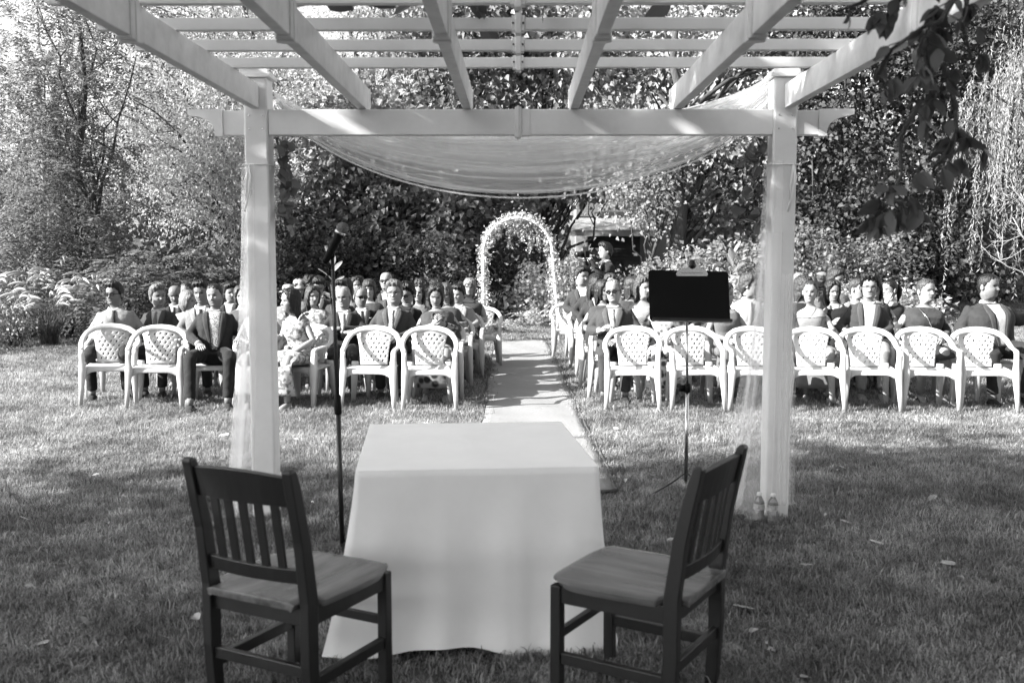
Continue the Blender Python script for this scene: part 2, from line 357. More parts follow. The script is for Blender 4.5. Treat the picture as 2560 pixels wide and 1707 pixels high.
def build_tulle():
    e = empty('tulle_swag', (0, 6.3, 2.4), label='sheer white tulle swag drooping between the two pergola posts', cat='drape')
    def sheet(top, bot, sag_t, sag_b, y, ph, n=9):
        def fn(u, v):
            a = Vector(top[0]).lerp(Vector(bot[0]), v); c = Vector(top[1]).lerp(Vector(bot[1]), v); p = a.lerp(c, u)
            s = sag_t+(sag_b-sag_t)*v; bell = (4*u*(1-u))**.72; p.z -= s*bell
            fold = math.sin((v+.12*v*math.sin(u*2.3+ph))*6.283*n+ph+1.6*math.sin(u*4+v*3))*(.55+.45*math.sin(v*17+ph*3+u*2))*(.4+.6*bell); p.y += y+.06*fold; p.z += .014*fold*math.cos(v*9+ph)
            return (p.x, p.y-6.3, p.z-2.4)
        return fn
    b = MB(); b.grid(sheet([(-1.5, 6.2, 2.62), (1.56, 6.2, 2.74)], [(-1.47, 6.2, 2.53), (1.56, 6.2, 2.56)], .34, .56, 0, 0, 9), 61, 120); b.obj('back_layer', TULS, e)
    b = MB(); b.grid(sheet([(-1.5, 6.2, 2.60), (1.55, 6.2, 2.72)], [(-1.48, 6.2, 2.52), (1.55, 6.2, 2.52)], .26, .40, .07, 2, 6), 61, 90); b.obj('upper_layer', TULS, e)
    b = MB()                                     # rolled lower hems
    for s, dz in ((.575, 0), (.545, .012), (.48, .02), (.42, .03)):
        b.tube([(-1.47+3.02*u, -.09, .13+.02*u+dz-s*(4*u*(1-u))**.72) for u in np.linspace(0, 1, 50)], .006, 5)
    b.obj('hem', TULS, e)
    for k, (x, s) in enumerate(((-1.56, -1), (1.586, -1))):
        t = empty('tulle_wrap', (x, 6.07, 0), label=('sheer tulle tied down the left pergola post flaring behind the left wooden chair' if k == 0 else 'sheer tulle tied round the right pergola post flaring over the water bottles'), cat='drape', group='tulle on the pergola posts')
        def wrap(r0, r1, a0, a1, z0, z1, ph, sh):
            def fn(u, v):
                a = R(a0+(a1-a0)*u); z = z0+(z1-z0)*v; r = r0+(r1-r0)*v**1.7
                r += (.016+.02*v)*math.sin(u*22+ph+v*2)
                # square off the round near the post
                c, q = math.cos(a), math.sin(a); sq = 1/max(abs(c), abs(q)); kf = (1-v)**2
                r2 = r*((1-kf)+kf*min(sq, 1.35)*.93)
                return (c*r2+sh*v**1.5, q*r2, z)
            return fn
        if k == 0:
            b = MB(); b.grid(wrap(.088, .2, 120, 262, 2.15, .04, 0, -.02), 40, 30); b.obj('veil', TUL, t)
            b = MB(); b.grid(wrap(.095, .16, 130, 250, 2.0, .3, 2, -.03), 30, 24); b.obj('veil', TUL, t)
        else:
            b = MB(); b.grid(wrap(.088, .26, 120, 265, 2.17, .05, 0, -.06), 44, 30); b.obj('veil', TUL, t)
            b = MB(); b.grid(wrap(.1, .19, 140, 268, 1.75, .06, 1, -.05), 40, 26); b.obj('veil', TUL, t)
            b = MB(); b.grid(wrap(.1, .1, 262, 318, 1.5, .1, 3, .0), 20, 24); b.obj('veil', TUL, t)
        b = MB(); zt = 2.15
        b.tube([(c*.079, q*.079, zt) for c, q in ((-1,-1),(1,-1),(1,1),(-1,1),(-1,-1))], .004, 5)
        bx = -.045 if k == 0 else .05
        b.tube([(bx, -.08, zt), (bx+.012, -.09, zt-.08), (bx-.01, -.088, zt-.2), (bx-.03, -.086, zt-.28)], [.005, .009, .008, .006], 6, flat=.3)
        b.tube([(bx, -.08, zt), (bx-.012, -.09, zt-.09), (bx-.018, -.088, zt-.21)], [.005, .008, .006], 6, flat=.3)
        b.obj('tie_ribbon', M['white'], t)
        # greenery tucked on the inner side
        g = empty('leaf_garland', (x+(.1 if k == 0 else -.1), 6.1, 2.2), label=('round-leaved greenery fixed to the inner side of the left post' if k == 0 else 'leafy greenery fixed to the inner side of the right post'), cat='garland', group='greenery on the pergola posts')
        r = np.random.default_rng(40+k); n = 34; sx = 1 if k == 0 else -1
        P = np.stack([sx*np.abs(r.normal(.03, .035, n)), r.normal(0, .05, n), r.uniform(-.42, .1, n)], 1); D = np.stack([sx*r.uniform(.1, 1, n), r.normal(-.2, .5, n), r.normal(-.5, .5, n)], 1)
        V = []; F = []
        for i in range(n):
            rad = r.uniform(.03, .055); d = unit(D[i]); nn = unit(np.cross(d, r.normal(0, 1, 3))); q = np.cross(nn, d); o = len(V)
            for a in range(8):
                th = a/8*6.283; V.append(tuple(P[i]+d*(rad*(1+.95*math.cos(th)))+q*(rad*.8*math.sin(th))+nn*(.01*math.cos(2*th))))
            F.append(tuple(range(o, o+8)))
        me = bpy.data.meshes.new('leaves'); me.from_pydata(V, [], F); link('leaves', me, leafmat('garland_leaf_%d' % k, .11, .3, .4), g)
        b = MB(); b.tube([(0, 0, .12), (sx*.03, 0, -.1), (sx*.01, 0, -.42)], [.006, .005, .002], 6); b.obj('stem', M['stemg'], g)
build_tulle()

# ------------------------------------------------------------------ table under a cloth
def build_table():
    c = Vector((-.215, 4.55, 0)); ang = R(5.5)
    t = empty('ceremony_table', c, ang, label='small rectangular table hidden under the white cloth', cat='table')
    hx, hy = .495, .56
    b = MB(); b.box((-hx+.03, -hy+.03, .715), (hx-.03, hy-.03, .742)); b.obj('tabletop', M['darkwall'], t, smooth=False)
    for sx in (-1, 1):
        for sy in (-1, 1):
            b = MB(); b.tube([(sx*.38, sy*.46, .714), (sx*.4, sy*.48, .0)], .016, 8); b.obj('leg', M['black'], t)
    # cloth: rings from the middle of the top to the hem
    N = 160
    def per(k):
        s = k/N*4; i = int(s) % 4; f = s-int(s); pts = [(-1, -1), (1, -1), (1, 1), (-1, 1)]; a, d = pts[i], pts[(i+1) % 4]
        return (a[0]+(d[0]-a[0])*f, a[1]+(d[1]-a[1])*f, f)
    g = np.random.default_rng(9); ph = g.uniform(0, 6.28, 8)
    rings = []
    for sc in (0.02, .5, .85, .97, .992, 1.0): rings.append([(per(k)[0]*hx*sc, per(k)[1]*hy*sc, .7465+.0012*math.sin(per(k)[0]*4+ph[1])*(sc < .9)) for k in range(N)])
    for j in range(1, 26):
        v = j/25; z = .744-v*.740; ring = []
        for k in range(N):
            px, py, f = per(k); cor = max(0, 1-min(f, 1-f)/.16)      # nearness to a corner
            nx, ny = (0, -1) if k < N/4 else (1, 0) if k < N/2 else (0, 1) if k < 3*N/4 else (-1, 0)
            hang = 0 if v < .05 else ((v-.05)/.95)**1.15
            wv = math.sin(f*11+ph[int(k*4/N)])*.5+math.sin(f*25+ph[4+int(k*4/N)]+hang)*.6
            right = nx > 0
            out = .004+hang*((.0 if right else .125 if ny < 0 else .03)+(.02 if right else .03)*cor**2+((.02+.045*cor) if ny < 0 else .045)*wv)+(.015 if right else .025)*cor**1.5*hang+.006*hang**.3*(math.exp(-((f-.36)/.012)**2)+math.exp(-((f-.68)/.012)**2))+.005*math.exp(-((v-.47)/.015)**2)
            bx = hx*px; by = hy*py
            cx = (1 if px > 0 else -1)*max(0, abs(px)-.72)/.28; cy = (1 if py > 0 else -1)*max(0, abs(py)-.72)/.28
            dx, dy = (nx+cx*abs(ny)*cor, ny+cy*abs(nx)*cor)
            dip = .02*math.sin(f*5+ph[2])*hang
            ring.append((bx+dx*out, by+dy*out, max(.006, z+.02*cor*hang+(.018*(1+math.sin(f*7+ph[3]))-dip)*hang**4)))
        rings.append(ring)
    b = MB(); b.loft(rings, cap=False); b.add(rings[0], [tuple(range(N))])
    o = b.obj('tablecloth', M['cloth'], label='white linen cloth draped to the ground over the ceremony table', cat='tablecloth'); o.location = c; o.rotation_euler = (0, 0, ang)
build_table()

# ------------------------------------------------------------------ dark wooden chairs
def build_wood_chair(loc, yaw, label):
    """front of the chair is +Y in its own frame"""
    e = empty('wooden_chair', loc, yaw, label=label, cat='chair', group='dark wooden chairs at the table'); e.scale = (1.05, 1.05, 1.03)
    W, Dp = .245, .25
    def seat(u, v):                                     # rounded-corner, dished plank seat
        x, y = (u-.5)*2, (v-.5)*2
        k = 1/ max(1, (abs(x)**5+abs(y)**5)**.2) if y > 0 else 1
        wx = .181 if y < -.7 else W*(.95+.05*min(1, (y+.7)/.7))
        z = .462-.010*max(0, 1-(x/.75)**2)*max(0, 1-((y+.2)/.75)**2) - (.008*max(0, (max(abs(x), y)-.86)/.14)**2)
        return (x*k*wx, y*k*Dp, z)
    b = MB(); b.grid(seat, 25, 23); o = b.obj('seat', M['woodseat'], e); s = o.modifiers.new('s', 'SOLIDIFY'); s.thickness = .026; s.offset = -1
    bevel(o, .006)
    for sx in (-1, 1):
        b = MB(); x = sx*.205; b.box((x-.019, Dp-.06, 0), (x+.019, Dp-.022, .436)); bevel(b.obj('leg', M['wood'], e, smooth=False), .004)
        # back post: straight to the seat, raked above, rounded top
        pts = [(x, -.19, 0), (x, -.205, .25), (x, -.205, .46), (x, -.232, .66), (x, -.275, .85), (x, -.288, .895)]
        b = MB(); rings = []
        for i, (px, py, pz) in enumerate(pts):
            hw, hd = .019, (.021, .024, .026, .023, .02, .016)[i]; rings.append([(px-hw, py-hd, pz), (px+hw, py-hd, pz), (px+hw, py+hd, pz), (px-hw, py+hd, pz)])
        rings.append([(x-.014, -.296, .905), (x+.014, -.296, .905), (x+.014, -.282, .905), (x-.014, -.282, .905)])
        b.loft(rings); bevel(b.obj('back_post', M['wood'], e, smooth=False), .004)
        b = MB(); b.box((x-.012, -.18, .16), (x+.012, Dp-.06, .2)); bevel(b.obj('stretcher', M['wood'], e, smooth=False), .003)
        b = MB(); b.box((x-.012, -.18, .375), (x+.012, Dp-.06, .436)); bevel(b.obj('side_rail', M['wood'], e, smooth=False), .003)
    def curved(name, z0, z1, y0, y1, th=.011, top=0):
        rings = []
        for k in range(9):
            u = k/8; x = -.188+.376*u; bow = -.018*(1-(2*u-1)**2); zt = z1+top*(1-(2*u-1)**2)
            rings.append([(x, y0+bow-th, z0), (x, y0+bow+th, z0), (x, y1+bow+th, zt), (x, y1+bow-th, zt)])
        b = MB(); b.loft(rings); bevel(b.obj(name, M['wood'], e, smooth=False), .003)
    curved('crest_rail', .775, .875, -.252, -.277, .012, .012)
    curved('lower_rail', .515, .565, -.212, -.219, .011)
    for k in range(5):
        x = -.124+.062*k; bow = -.018*(1-(x/.188)**2)
        b = MB(); b.loft([[(x-.014, y+bow-.006, z), (x+.014, y+bow-.006, z), (x+.014, y+bow+.006, z), (x-.014, y+bow+.006, z)] for y, z in ((-.218, .563), (-.235, .67), (-.253, .778))]); b.obj('slat', M['wood'], e, smooth=False)
    b = MB(); b.box((-.187, Dp-.05, .375), (.187, Dp-.03, .436)); b.obj('apron', M['wood'], e, smooth=False)
    b = MB(); b.box((-.187, -.212, .375), (.187, -.192, .44)); b.obj('apron', M['wood'], e, smooth=False)
    b = MB(); b.box((-.187, -.215, .2), (.187, -.195, .24)); bevel(b.obj('stretcher', M['wood'], e, smooth=False), .003)
    b = MB(); b.box((-.187, Dp-.05, .24), (.187, Dp-.032, .275)); bevel(b.obj('stretcher', M['wood'], e, smooth=False), .003)
    return e
build_wood_chair((-.785, 3.49, 0), R(-27), 'dark wooden slat-back chair at the left corner of the table')
build_wood_chair((.44, 3.52, 0), R(59), 'dark wooden slat-back chair turned sideways at the right corner of the table')

# ------------------------------------------------------------------ microphone on its stand, music stand, bottles
def build_small():
    e = empty('microphone_stand', (-.965, 5.35, 0), label='tall black microphone stand on the grass left of the table', cat='stand')
    b = MB(); b.tube([(0, 0, .0), (0, 0, .012), (0, 0, .025), (0, 0, .04)], [.125, .125, .11, .02], 28); b.obj('base', M['black'], e)
    b = MB(); b.tube([(0, 0, .03), (-.012, 0, .78)], .0135, 12); b.obj('tube', M['black'], e)
    b = MB(); b.tube([(-.012, 0, .75), (-.012, 0, .76), (-.0135, 0, .85), (-.0135, 0, .86)], [.014, .02, .019, .013], 12); b.obj('clutch', M['blackp'], e)
    b = MB(); b.tube([(-.0135, 0, .85), (-.03, 0, 1.62)], .0098, 12); b.obj('tube', M['black'], e)
    b = MB(); b.tube([(-.03, 0, 1.60), (-.03, -.0, 1.65), (-.04, 0, 1.665)], [.014, .014, .018], 10); b.obj('clip', M['blackp'], e)
    m = empty('microphone', (-1.035, 5.35, 1.575), label='black handheld microphone with round grey grille clipped on its stand', cat='microphone'); m.scale = (1.25, 1.25, 1.25)
    d = Vector((.062, -.03, .105)).normalized()
    b = MB(); b.tube([d*0, d*.02, d*.06, d*.13, d*.152], [.013, .0165, .017, .019, .022], 16); b.obj('handle', M['blackp'], m)
    b = MB(); c = d*.172; b.tube([c-d*.026, c-d*.018, c-d*.008, c, c+d*.012, c+d*.02, c+d*.0255], [.016, .022, .0255, .026, .0235, .017, .003], 20); b.obj('grille', M['grille'], m)
    b = MB(); b.tube([d*.145, d*.152, d*.158], [.0215, .0245, .0235], 20); b.obj('collar', M['chrome'], m)
    # cable down to the floor
    b = MB(); b.tube([(-1.03, 5.36, 1.60), (-1.03, 5.37, 1.55), (-1.0, 5.375, 1.3), (-.99, 5.375, .8), (-.975, 5.375, .2), (-.95, 5.34, .05), (-.85, 5.28, .045), (-.75, 5.3, .045), (-.6, 5.6, .04)], .004, 6); b.obj('microphone_cable', M['blackp'], label='thin black cable running down the microphone stand', cat='cable')
    # music stand with clipboard clamp
    e = empty('music_stand', (1.13, 6.6, 0), label='black music stand with tilted desk standing right of the carpet', cat='stand')
    for a in (200, 320, 80):
        b = MB(); b.tube([(0, 0, .16), (.1*math.cos(R(a)), .1*math.sin(R(a)), .1), (.27*math.cos(R(a)), .27*math.sin(R(a)), .025)], [.008, .009, .009], 8, flat=.6); b.obj('leg', M['black'], e)
    b = MB(); b.tube([(0, 0, .1), (0, 0, .74)], .0125, 14); b.obj('tube', M['chrome'], e)
    b = MB(); b.tube([(0, 0, .72), (-.008, .02, 1.22)], .009, 14); b.obj('tube', M['chrome'], e)
    b = MB(); b.tube([(0, 0, .7), (0, 0, .705), (0, 0, .755), (0, 0, .76)], [.014, .022, .022, .014], 14); b.box((-.055, -.015, .71), (-.02, .012, .75)); b.obj('clamp', M['blackp'], e)
    Md = Matrix.Translation((.005, -.01, 1.175)) @ Euler((R(-14), R(1.2), 0)).to_matrix().to_4x4()
    b = MB(); pr = [(-.25, 0), (.27, 0), (.272, .012), (.262, .335), (.25, .345), (-.258, .345), (-.27, .335), (-.262, .012)]
    n = len(pr); b.add([Md @ Vector((x, y, z)) for y in (0, .006) for x, z in pr], [tuple(range(n)), tuple(range(2*n-1, n-1, -1))]+[(i+n, (i+1) % n+n, (i+1) % n, i)[::-1] for i in range(n)]); b.obj('desk', M['blackp'], e, smooth=False)
    b = MB(); b.box((-.25, -.05, -.004), (.275, 0, .004), Md); b.box((-.25, -.054, -.004), (.275, -.05, .014), Md); b.obj('ledge', M['black'], e, smooth=False)
    c = empty('clipboard_clip', (1.135, 6.52, 1.52), label='silver bulldog clip gripping the top of the music stand', cat='clip')
    b = MB(); pr = [(-.095, -.04), (.095, -.04), (.1, -.03), (.085, -.005), (.03, .012), (-.03, .012), (-.085, -.005), (-.1, -.03)]; n = len(pr)
    b.add([(x, y, z) for y in (-.012, 0) for x, z in pr], [tuple(range(n)), tuple(range(2*n-1, n-1, -1))]+[(i, (i+1) % n, (i+1) % n+n, i+n) for i in range(n)]); bevel(b.obj('jaw', M['chrome'], c, smooth=False), .003)
    b = MB(); b.tube([(-.07+.14*k/12, -.014, -.022+.004*(-1)**k) for k in range(13)], .0016, 5); b.obj('engraved_zigzag', M['black'], c)
    b = MB(); b.tube([(0, -.005, .0), (0, -.01, .03), (0, .0, .055), (0, .01, .06)], [(.026, .006), (.024, .01), (.018, .012), (.012, .005)], 12); b.obj('lever', M['black'], c)
    # two water bottles
    glass = bpy.data.materials.new('clear_plastic'); glass.use_nodes = True; p = glass.node_tree.nodes['Principled BSDF']
    p.inputs['Base Color'].default_value = (.8, .8, .8, 1); p.inputs['Roughness'].default_value = .08; p.inputs['Transmission Weight'].default_value = .85; p.inputs['IOR'].default_value = 1.33
    lab = mat('bottle_label', .35, .5, var=.6, vscale=60)
    for k, (px, y) in enumerate(((1909, 5.86), (1944, 5.83))):
        e = empty('water_bottle', (gx(px, y), y, 0), R(30*k), label=('clear ribbed water bottle standing against the right post' if k == 0 else 'clear ribbed water bottle to the right of its twin by the post'), cat='bottle', group='water bottles by the post')
        prof = [(.028, .0), (.032, .008)]+[(.032-.0022*(i % 2), .012+.0085*i) for i in range(10)]+[(.032, .1), (.0315, .135), (.029, .15), (.02, .168), (.013, .178), (.0125, .186)]
        b = MB(); b.loft([[(r*math.cos(a*.3927), r*math.sin(a*.3927), z) for a in range(16)] for r, z in prof]); b.obj('body', glass, e)
        b = MB(); b.tube([(0, 0, .184), (0, 0, .186), (0, 0, .2), (0, 0, .202)], [.0145, .015, .015, .013], 16); b.obj('cap', M['white'], e)
        b = MB(); b.loft([[(.0327*math.cos(a*.3927), .0327*math.sin(a*.3927), z) for a in range(16)] for z in (.1, .136)], cap=False); b.obj('label_band', lab, e)
build_small()
# ------------------------------------------------------------------ trees and plants
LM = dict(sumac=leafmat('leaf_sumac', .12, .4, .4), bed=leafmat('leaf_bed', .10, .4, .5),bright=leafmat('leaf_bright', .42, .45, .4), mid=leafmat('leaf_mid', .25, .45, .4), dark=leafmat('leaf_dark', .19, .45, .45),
          deep=leafmat('leaf_deep_shade', .065, .4, .5), willow=leafmat('leaf_willow', .30, .4, .35), vine=leafmat('leaf_vine', .07, .22, .3, .4, .4), plume=leafmat('plume', .4, .4, .3, .7), flower=leafmat('flower_petal', .42, .3, .3, .6))  # deep: leaf colour darkened to stand for foliage in shade
def pinnate(P, D, L, pairs=8, leafl=.09, leafw=.03, droop=.5, g=None):
    """pinnate leaves: n fronds at P with direction D"""
    n = len(P); D = unit(D); up = np.array([0, 0, 1.]); S = unit(np.cross(D, up)+g.normal(0, .15, (n, 3))); out = []
    for k in range(1, pairs+1):
        f = k/pairs; q = P+D*(L*f)[:, None]+np.array([0, 0, -1.])*(droop*L*f*f*.6)[:, None]
        dd = unit(D-np.array([0, 0, 1.])*(droop*f*1.1))
        sz = leafl*(1-.45*abs(f-.45))*g.uniform(.8, 1.15, n)
        for s in (-1, 1):
            d = unit(S*s+dd*.45+np.array([0, 0, -.25])+g.normal(0, .12, (n, 3))); N = unit(np.cross(d, dd)*(-s)+g.normal(0, .3, (n, 3)))
            out.append(leaf_arrays(q, d, N, sz, sz*(leafw/leafl), .1, .12))
    return join_arrays(out)
def branch_tubes(lst, seg=6):
    mb = MB()
    for pts, rad in lst: mb.tube(pts, rad, seg)
    return mb
def wander(a, b, n, amp, g):
    a, b = np.array(a, float), np.array(b, float); L = np.linalg.norm(b-a)
    pts = [a+(b-a)*t for t in np.linspace(0, 1, n)]; off = np.zeros(3)
    for i in range(1, n-1): off = off*.5+g.normal(0, amp*L/n, 3); pts[i] = pts[i]+off
    return pts
def tree(name, label, base, lobes, leaf, m, g_seed, trunk_r=.16, fork=.35, n=2600, size=.1, barkm='bark', group='trees round the lawn', clump=.38, kind='blade', limbs=14, lean=(0, 0), ratio=.55, fill=1.0):
    """lobes: list of ellipsoids (cx, cy, cz, rx, ry, rz, share) in world places relative to base"""
    g = np.random.default_rng(g_seed); base = np.array(base, float)
    e = empty(name, base, 0, label=label, cat='tree', group=group)
    top = max(l[2] for l in lobes)
    tr = wander((0, 0, -.1), (lean[0], lean[1], top), 9, .18, g); rr = np.linspace(trunk_r, trunk_r*.25, 9)
    rr[0] *= 1.35
    tb = MB(); tb.tube(tr, list(rr), 10); tips = []
    sh = np.array([l[6] for l in lobes]); sh = sh/sh.sum()
    def inlobe(k):
        l = lobes[k]; v = unit(g.normal(0, 1, 3)); r = g.random()**.4; return np.array(l[:3])+v*r*np.array(l[3:6])
    for i in range(limbs):
        k = g.choice(len(lobes), p=sh); t = inlobe(k); hz = np.clip(t[2]*g.uniform(.35, .7), top*fork*.6, top*.9)
        idx = int(hz/top*8); s = tr[min(idx, 8)]; pts = wander(s, t, 7, .22, g); r0 = trunk_r*.42*(1-hz/top*.55)
        tb.tube(pts, list(np.linspace(r0, .012, 7)), 6); tips.append(t)
        for q in range(2):
            t2 = pts[4]+(inlobe(k)-pts[4])*.5; tb.tube(wander(pts[3+q], t2, 5, .25, g), list(np.linspace(r0*.4, .007, 5)), 5)
    tb.obj('trunk', M[barkm], e)
    # clumps of foliage spread through the lobes, denser at the skin
    nc = max(12, int(n/(26 if kind == 'pinnate' else 64))); C = np.array([inlobe(g.choice(len(lobes), p=sh)) for _ in range(nc)])
    per = int(n/nc); cc = np.repeat(C, per, 0); cs = np.repeat(g.uniform(.5, 1.35, nc), per)
    cn = np.repeat(unit(g.normal(0, .55, (nc, 3))+np.array([-.25, -.3, .8])), per, 0)      # each spray has its own tilt
    cd_ = np.repeat(unit(g.normal(0, 1, (nc, 3))*np.array([1, 1, .3])), per, 0)
    off = g.normal(0, 1, (len(cc), 3))*clump*cs[:, None]; off -= cn*(off*cn).sum(1, keepdims=True)*.68
    P_ = cc+off; keep = P_[:, 2] > .15; P_, cn, cd_, off = P_[keep], cn[keep], cd_[keep], off[keep]
    nn = len(P_); D = unit(unit(off)*.8+cd_*.4+g.normal(0, .35, (nn, 3))+np.array([0, 0, -.35]))
    if kind == 'pinnate':
        V, F = pinnate(P_, D, g.uniform(.3, .55, nn)*size/.1, 7, size, size*.34, .6, g)
    else:
        L = g.uniform(.65, 1.25, nn)*size; N = unit(cn+g.normal(0, .38, (nn, 3)))
        V, F = leaf_arrays(P_, D, N, L, L*ratio, .22, .2)
    link('crown', np_mesh('crown', V, F), LM[m], e)
    return e
def build_trees():
    # left: sunlit trees with feathery leaves
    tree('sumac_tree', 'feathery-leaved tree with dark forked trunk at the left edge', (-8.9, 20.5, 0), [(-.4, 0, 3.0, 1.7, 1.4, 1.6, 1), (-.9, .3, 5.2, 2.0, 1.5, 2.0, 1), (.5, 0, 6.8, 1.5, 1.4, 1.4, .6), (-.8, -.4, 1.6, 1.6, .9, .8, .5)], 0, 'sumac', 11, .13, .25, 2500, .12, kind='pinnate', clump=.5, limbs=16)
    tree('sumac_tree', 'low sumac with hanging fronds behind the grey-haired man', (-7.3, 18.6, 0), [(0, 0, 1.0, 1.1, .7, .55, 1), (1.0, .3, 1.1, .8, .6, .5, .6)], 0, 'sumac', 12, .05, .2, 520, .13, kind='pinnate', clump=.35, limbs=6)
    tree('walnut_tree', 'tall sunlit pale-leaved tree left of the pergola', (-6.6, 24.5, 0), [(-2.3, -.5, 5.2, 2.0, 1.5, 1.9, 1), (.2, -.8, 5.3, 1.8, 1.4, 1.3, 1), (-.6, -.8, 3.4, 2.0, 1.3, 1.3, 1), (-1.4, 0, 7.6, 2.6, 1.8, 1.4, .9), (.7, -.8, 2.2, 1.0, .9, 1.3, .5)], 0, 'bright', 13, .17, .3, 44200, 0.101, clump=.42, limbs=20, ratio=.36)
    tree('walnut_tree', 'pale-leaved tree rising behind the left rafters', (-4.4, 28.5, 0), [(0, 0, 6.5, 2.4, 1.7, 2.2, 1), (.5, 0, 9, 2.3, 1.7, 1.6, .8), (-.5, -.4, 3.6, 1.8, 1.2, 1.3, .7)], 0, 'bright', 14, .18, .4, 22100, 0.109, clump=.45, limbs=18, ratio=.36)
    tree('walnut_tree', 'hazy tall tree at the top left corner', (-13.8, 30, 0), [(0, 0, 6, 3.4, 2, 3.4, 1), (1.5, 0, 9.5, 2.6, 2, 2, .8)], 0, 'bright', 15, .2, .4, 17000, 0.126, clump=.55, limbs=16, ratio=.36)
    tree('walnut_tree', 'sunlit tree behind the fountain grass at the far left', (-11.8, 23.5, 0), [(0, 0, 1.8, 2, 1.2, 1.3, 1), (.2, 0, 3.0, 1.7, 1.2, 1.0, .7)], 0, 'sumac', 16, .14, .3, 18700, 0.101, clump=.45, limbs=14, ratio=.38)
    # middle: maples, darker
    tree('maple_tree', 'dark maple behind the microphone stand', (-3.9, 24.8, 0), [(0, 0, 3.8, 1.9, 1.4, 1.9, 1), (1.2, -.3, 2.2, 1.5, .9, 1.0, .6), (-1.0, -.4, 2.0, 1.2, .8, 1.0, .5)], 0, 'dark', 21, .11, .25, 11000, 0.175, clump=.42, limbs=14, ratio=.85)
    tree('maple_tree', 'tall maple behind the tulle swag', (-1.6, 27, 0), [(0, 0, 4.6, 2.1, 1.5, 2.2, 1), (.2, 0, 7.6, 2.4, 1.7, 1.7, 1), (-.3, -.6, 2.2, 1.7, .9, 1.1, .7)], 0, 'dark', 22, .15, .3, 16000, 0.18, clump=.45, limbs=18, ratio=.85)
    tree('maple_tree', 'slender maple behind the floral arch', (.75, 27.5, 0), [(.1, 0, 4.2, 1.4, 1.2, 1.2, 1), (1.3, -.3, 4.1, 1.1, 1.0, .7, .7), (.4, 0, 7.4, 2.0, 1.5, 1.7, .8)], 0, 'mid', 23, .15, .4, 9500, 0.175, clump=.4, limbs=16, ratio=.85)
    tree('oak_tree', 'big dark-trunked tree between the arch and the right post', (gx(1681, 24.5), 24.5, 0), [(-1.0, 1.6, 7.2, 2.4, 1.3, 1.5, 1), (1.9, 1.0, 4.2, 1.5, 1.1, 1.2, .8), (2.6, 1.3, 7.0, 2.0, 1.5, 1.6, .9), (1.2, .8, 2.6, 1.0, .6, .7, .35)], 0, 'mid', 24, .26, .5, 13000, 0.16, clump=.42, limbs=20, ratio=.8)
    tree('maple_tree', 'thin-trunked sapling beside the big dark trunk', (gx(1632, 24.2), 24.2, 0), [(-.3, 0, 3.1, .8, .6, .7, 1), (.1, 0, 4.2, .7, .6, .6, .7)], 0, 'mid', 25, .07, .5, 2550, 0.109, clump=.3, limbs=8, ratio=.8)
    # right: vine-covered mass, its shade put into the dark leaf colour
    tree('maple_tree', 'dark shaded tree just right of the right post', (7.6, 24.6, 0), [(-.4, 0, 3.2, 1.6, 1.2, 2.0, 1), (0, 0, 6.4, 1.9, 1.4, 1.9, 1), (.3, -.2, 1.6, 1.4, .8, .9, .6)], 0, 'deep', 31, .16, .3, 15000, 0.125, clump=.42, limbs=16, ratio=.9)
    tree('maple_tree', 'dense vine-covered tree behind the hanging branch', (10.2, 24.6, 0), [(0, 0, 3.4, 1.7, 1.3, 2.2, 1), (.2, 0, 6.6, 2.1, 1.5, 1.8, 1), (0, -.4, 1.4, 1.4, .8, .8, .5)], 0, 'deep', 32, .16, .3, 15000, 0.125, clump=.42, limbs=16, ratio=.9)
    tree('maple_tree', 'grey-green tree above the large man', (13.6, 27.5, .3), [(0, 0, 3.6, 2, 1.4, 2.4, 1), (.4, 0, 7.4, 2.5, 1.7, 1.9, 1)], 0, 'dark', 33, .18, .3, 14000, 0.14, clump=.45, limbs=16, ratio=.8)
    # willow at the right edge
    g = np.random.default_rng(51); bx, by = 9.6, 17.6
    e = empty('willow_tree', (bx, by, 0), 0, label='weeping willow with pale hanging strands at the right edge', cat='tree', group='trees round the lawn')
    tb = MB(); tb.tube(wander((0, 0, -.1), (.3, 0, 4.2), 7, .1, g), list(np.linspace(.2, .1, 7)), 10); arr = []; st = MB()
    for k in range(270):
        a = g.uniform(0, 6.283); r = 1.9*g.random()**.5; x, y = r*math.cos(a)*1.0, r*math.sin(a)*.9; zt = 5.4-.55*r*r*.35+g.normal(0, .35); L = g.uniform(1.2, 3.6)*(1 if r > .8 else .6); m_ = int(L/.042)
        s = np.linspace(0, 1, m_); sway = g.normal(0, .12, 2)
        Q = np.stack([x+math.cos(a)*.25*np.sqrt(s)+sway[0]*s, y+math.sin(a)*.25*np.sqrt(s)+sway[1]*s, zt-L*s], 1)
        D = unit(g.normal(0, .5, (m_, 3))+np.array([0, 0, -1.1])); arr.append(leaf_arrays(Q, D, g.normal(0, 1, (m_, 3)), g.uniform(.06, .11, m_), .016, .1, .1))
        if k % 3 == 0: st.tube([Q[0], Q[m_//2], Q[-1]], [.005, .004, .002], 4)
        if k % 12 == 0: tb.tube(wander((.3*.8, 0, 3.4), Q[0], 6, .12, g), list(np.linspace(.06, .01, 6)), 6)
    tb.obj('trunk', M['bark'], e); st.obj('strands', M['stemg'], e); V, F = join_arrays(arr); link('crown', np_mesh('crown', V, F), LM['willow'], e)
    # bare pale shrub in front of it
    g = np.random.default_rng(52); c = at(2600, 450, 15.0); mb = MB()
    e = empty('bare_branch', (c.x, c.y, 0), 0, label='bare pale twisting branch in front of the willow', cat='branch')
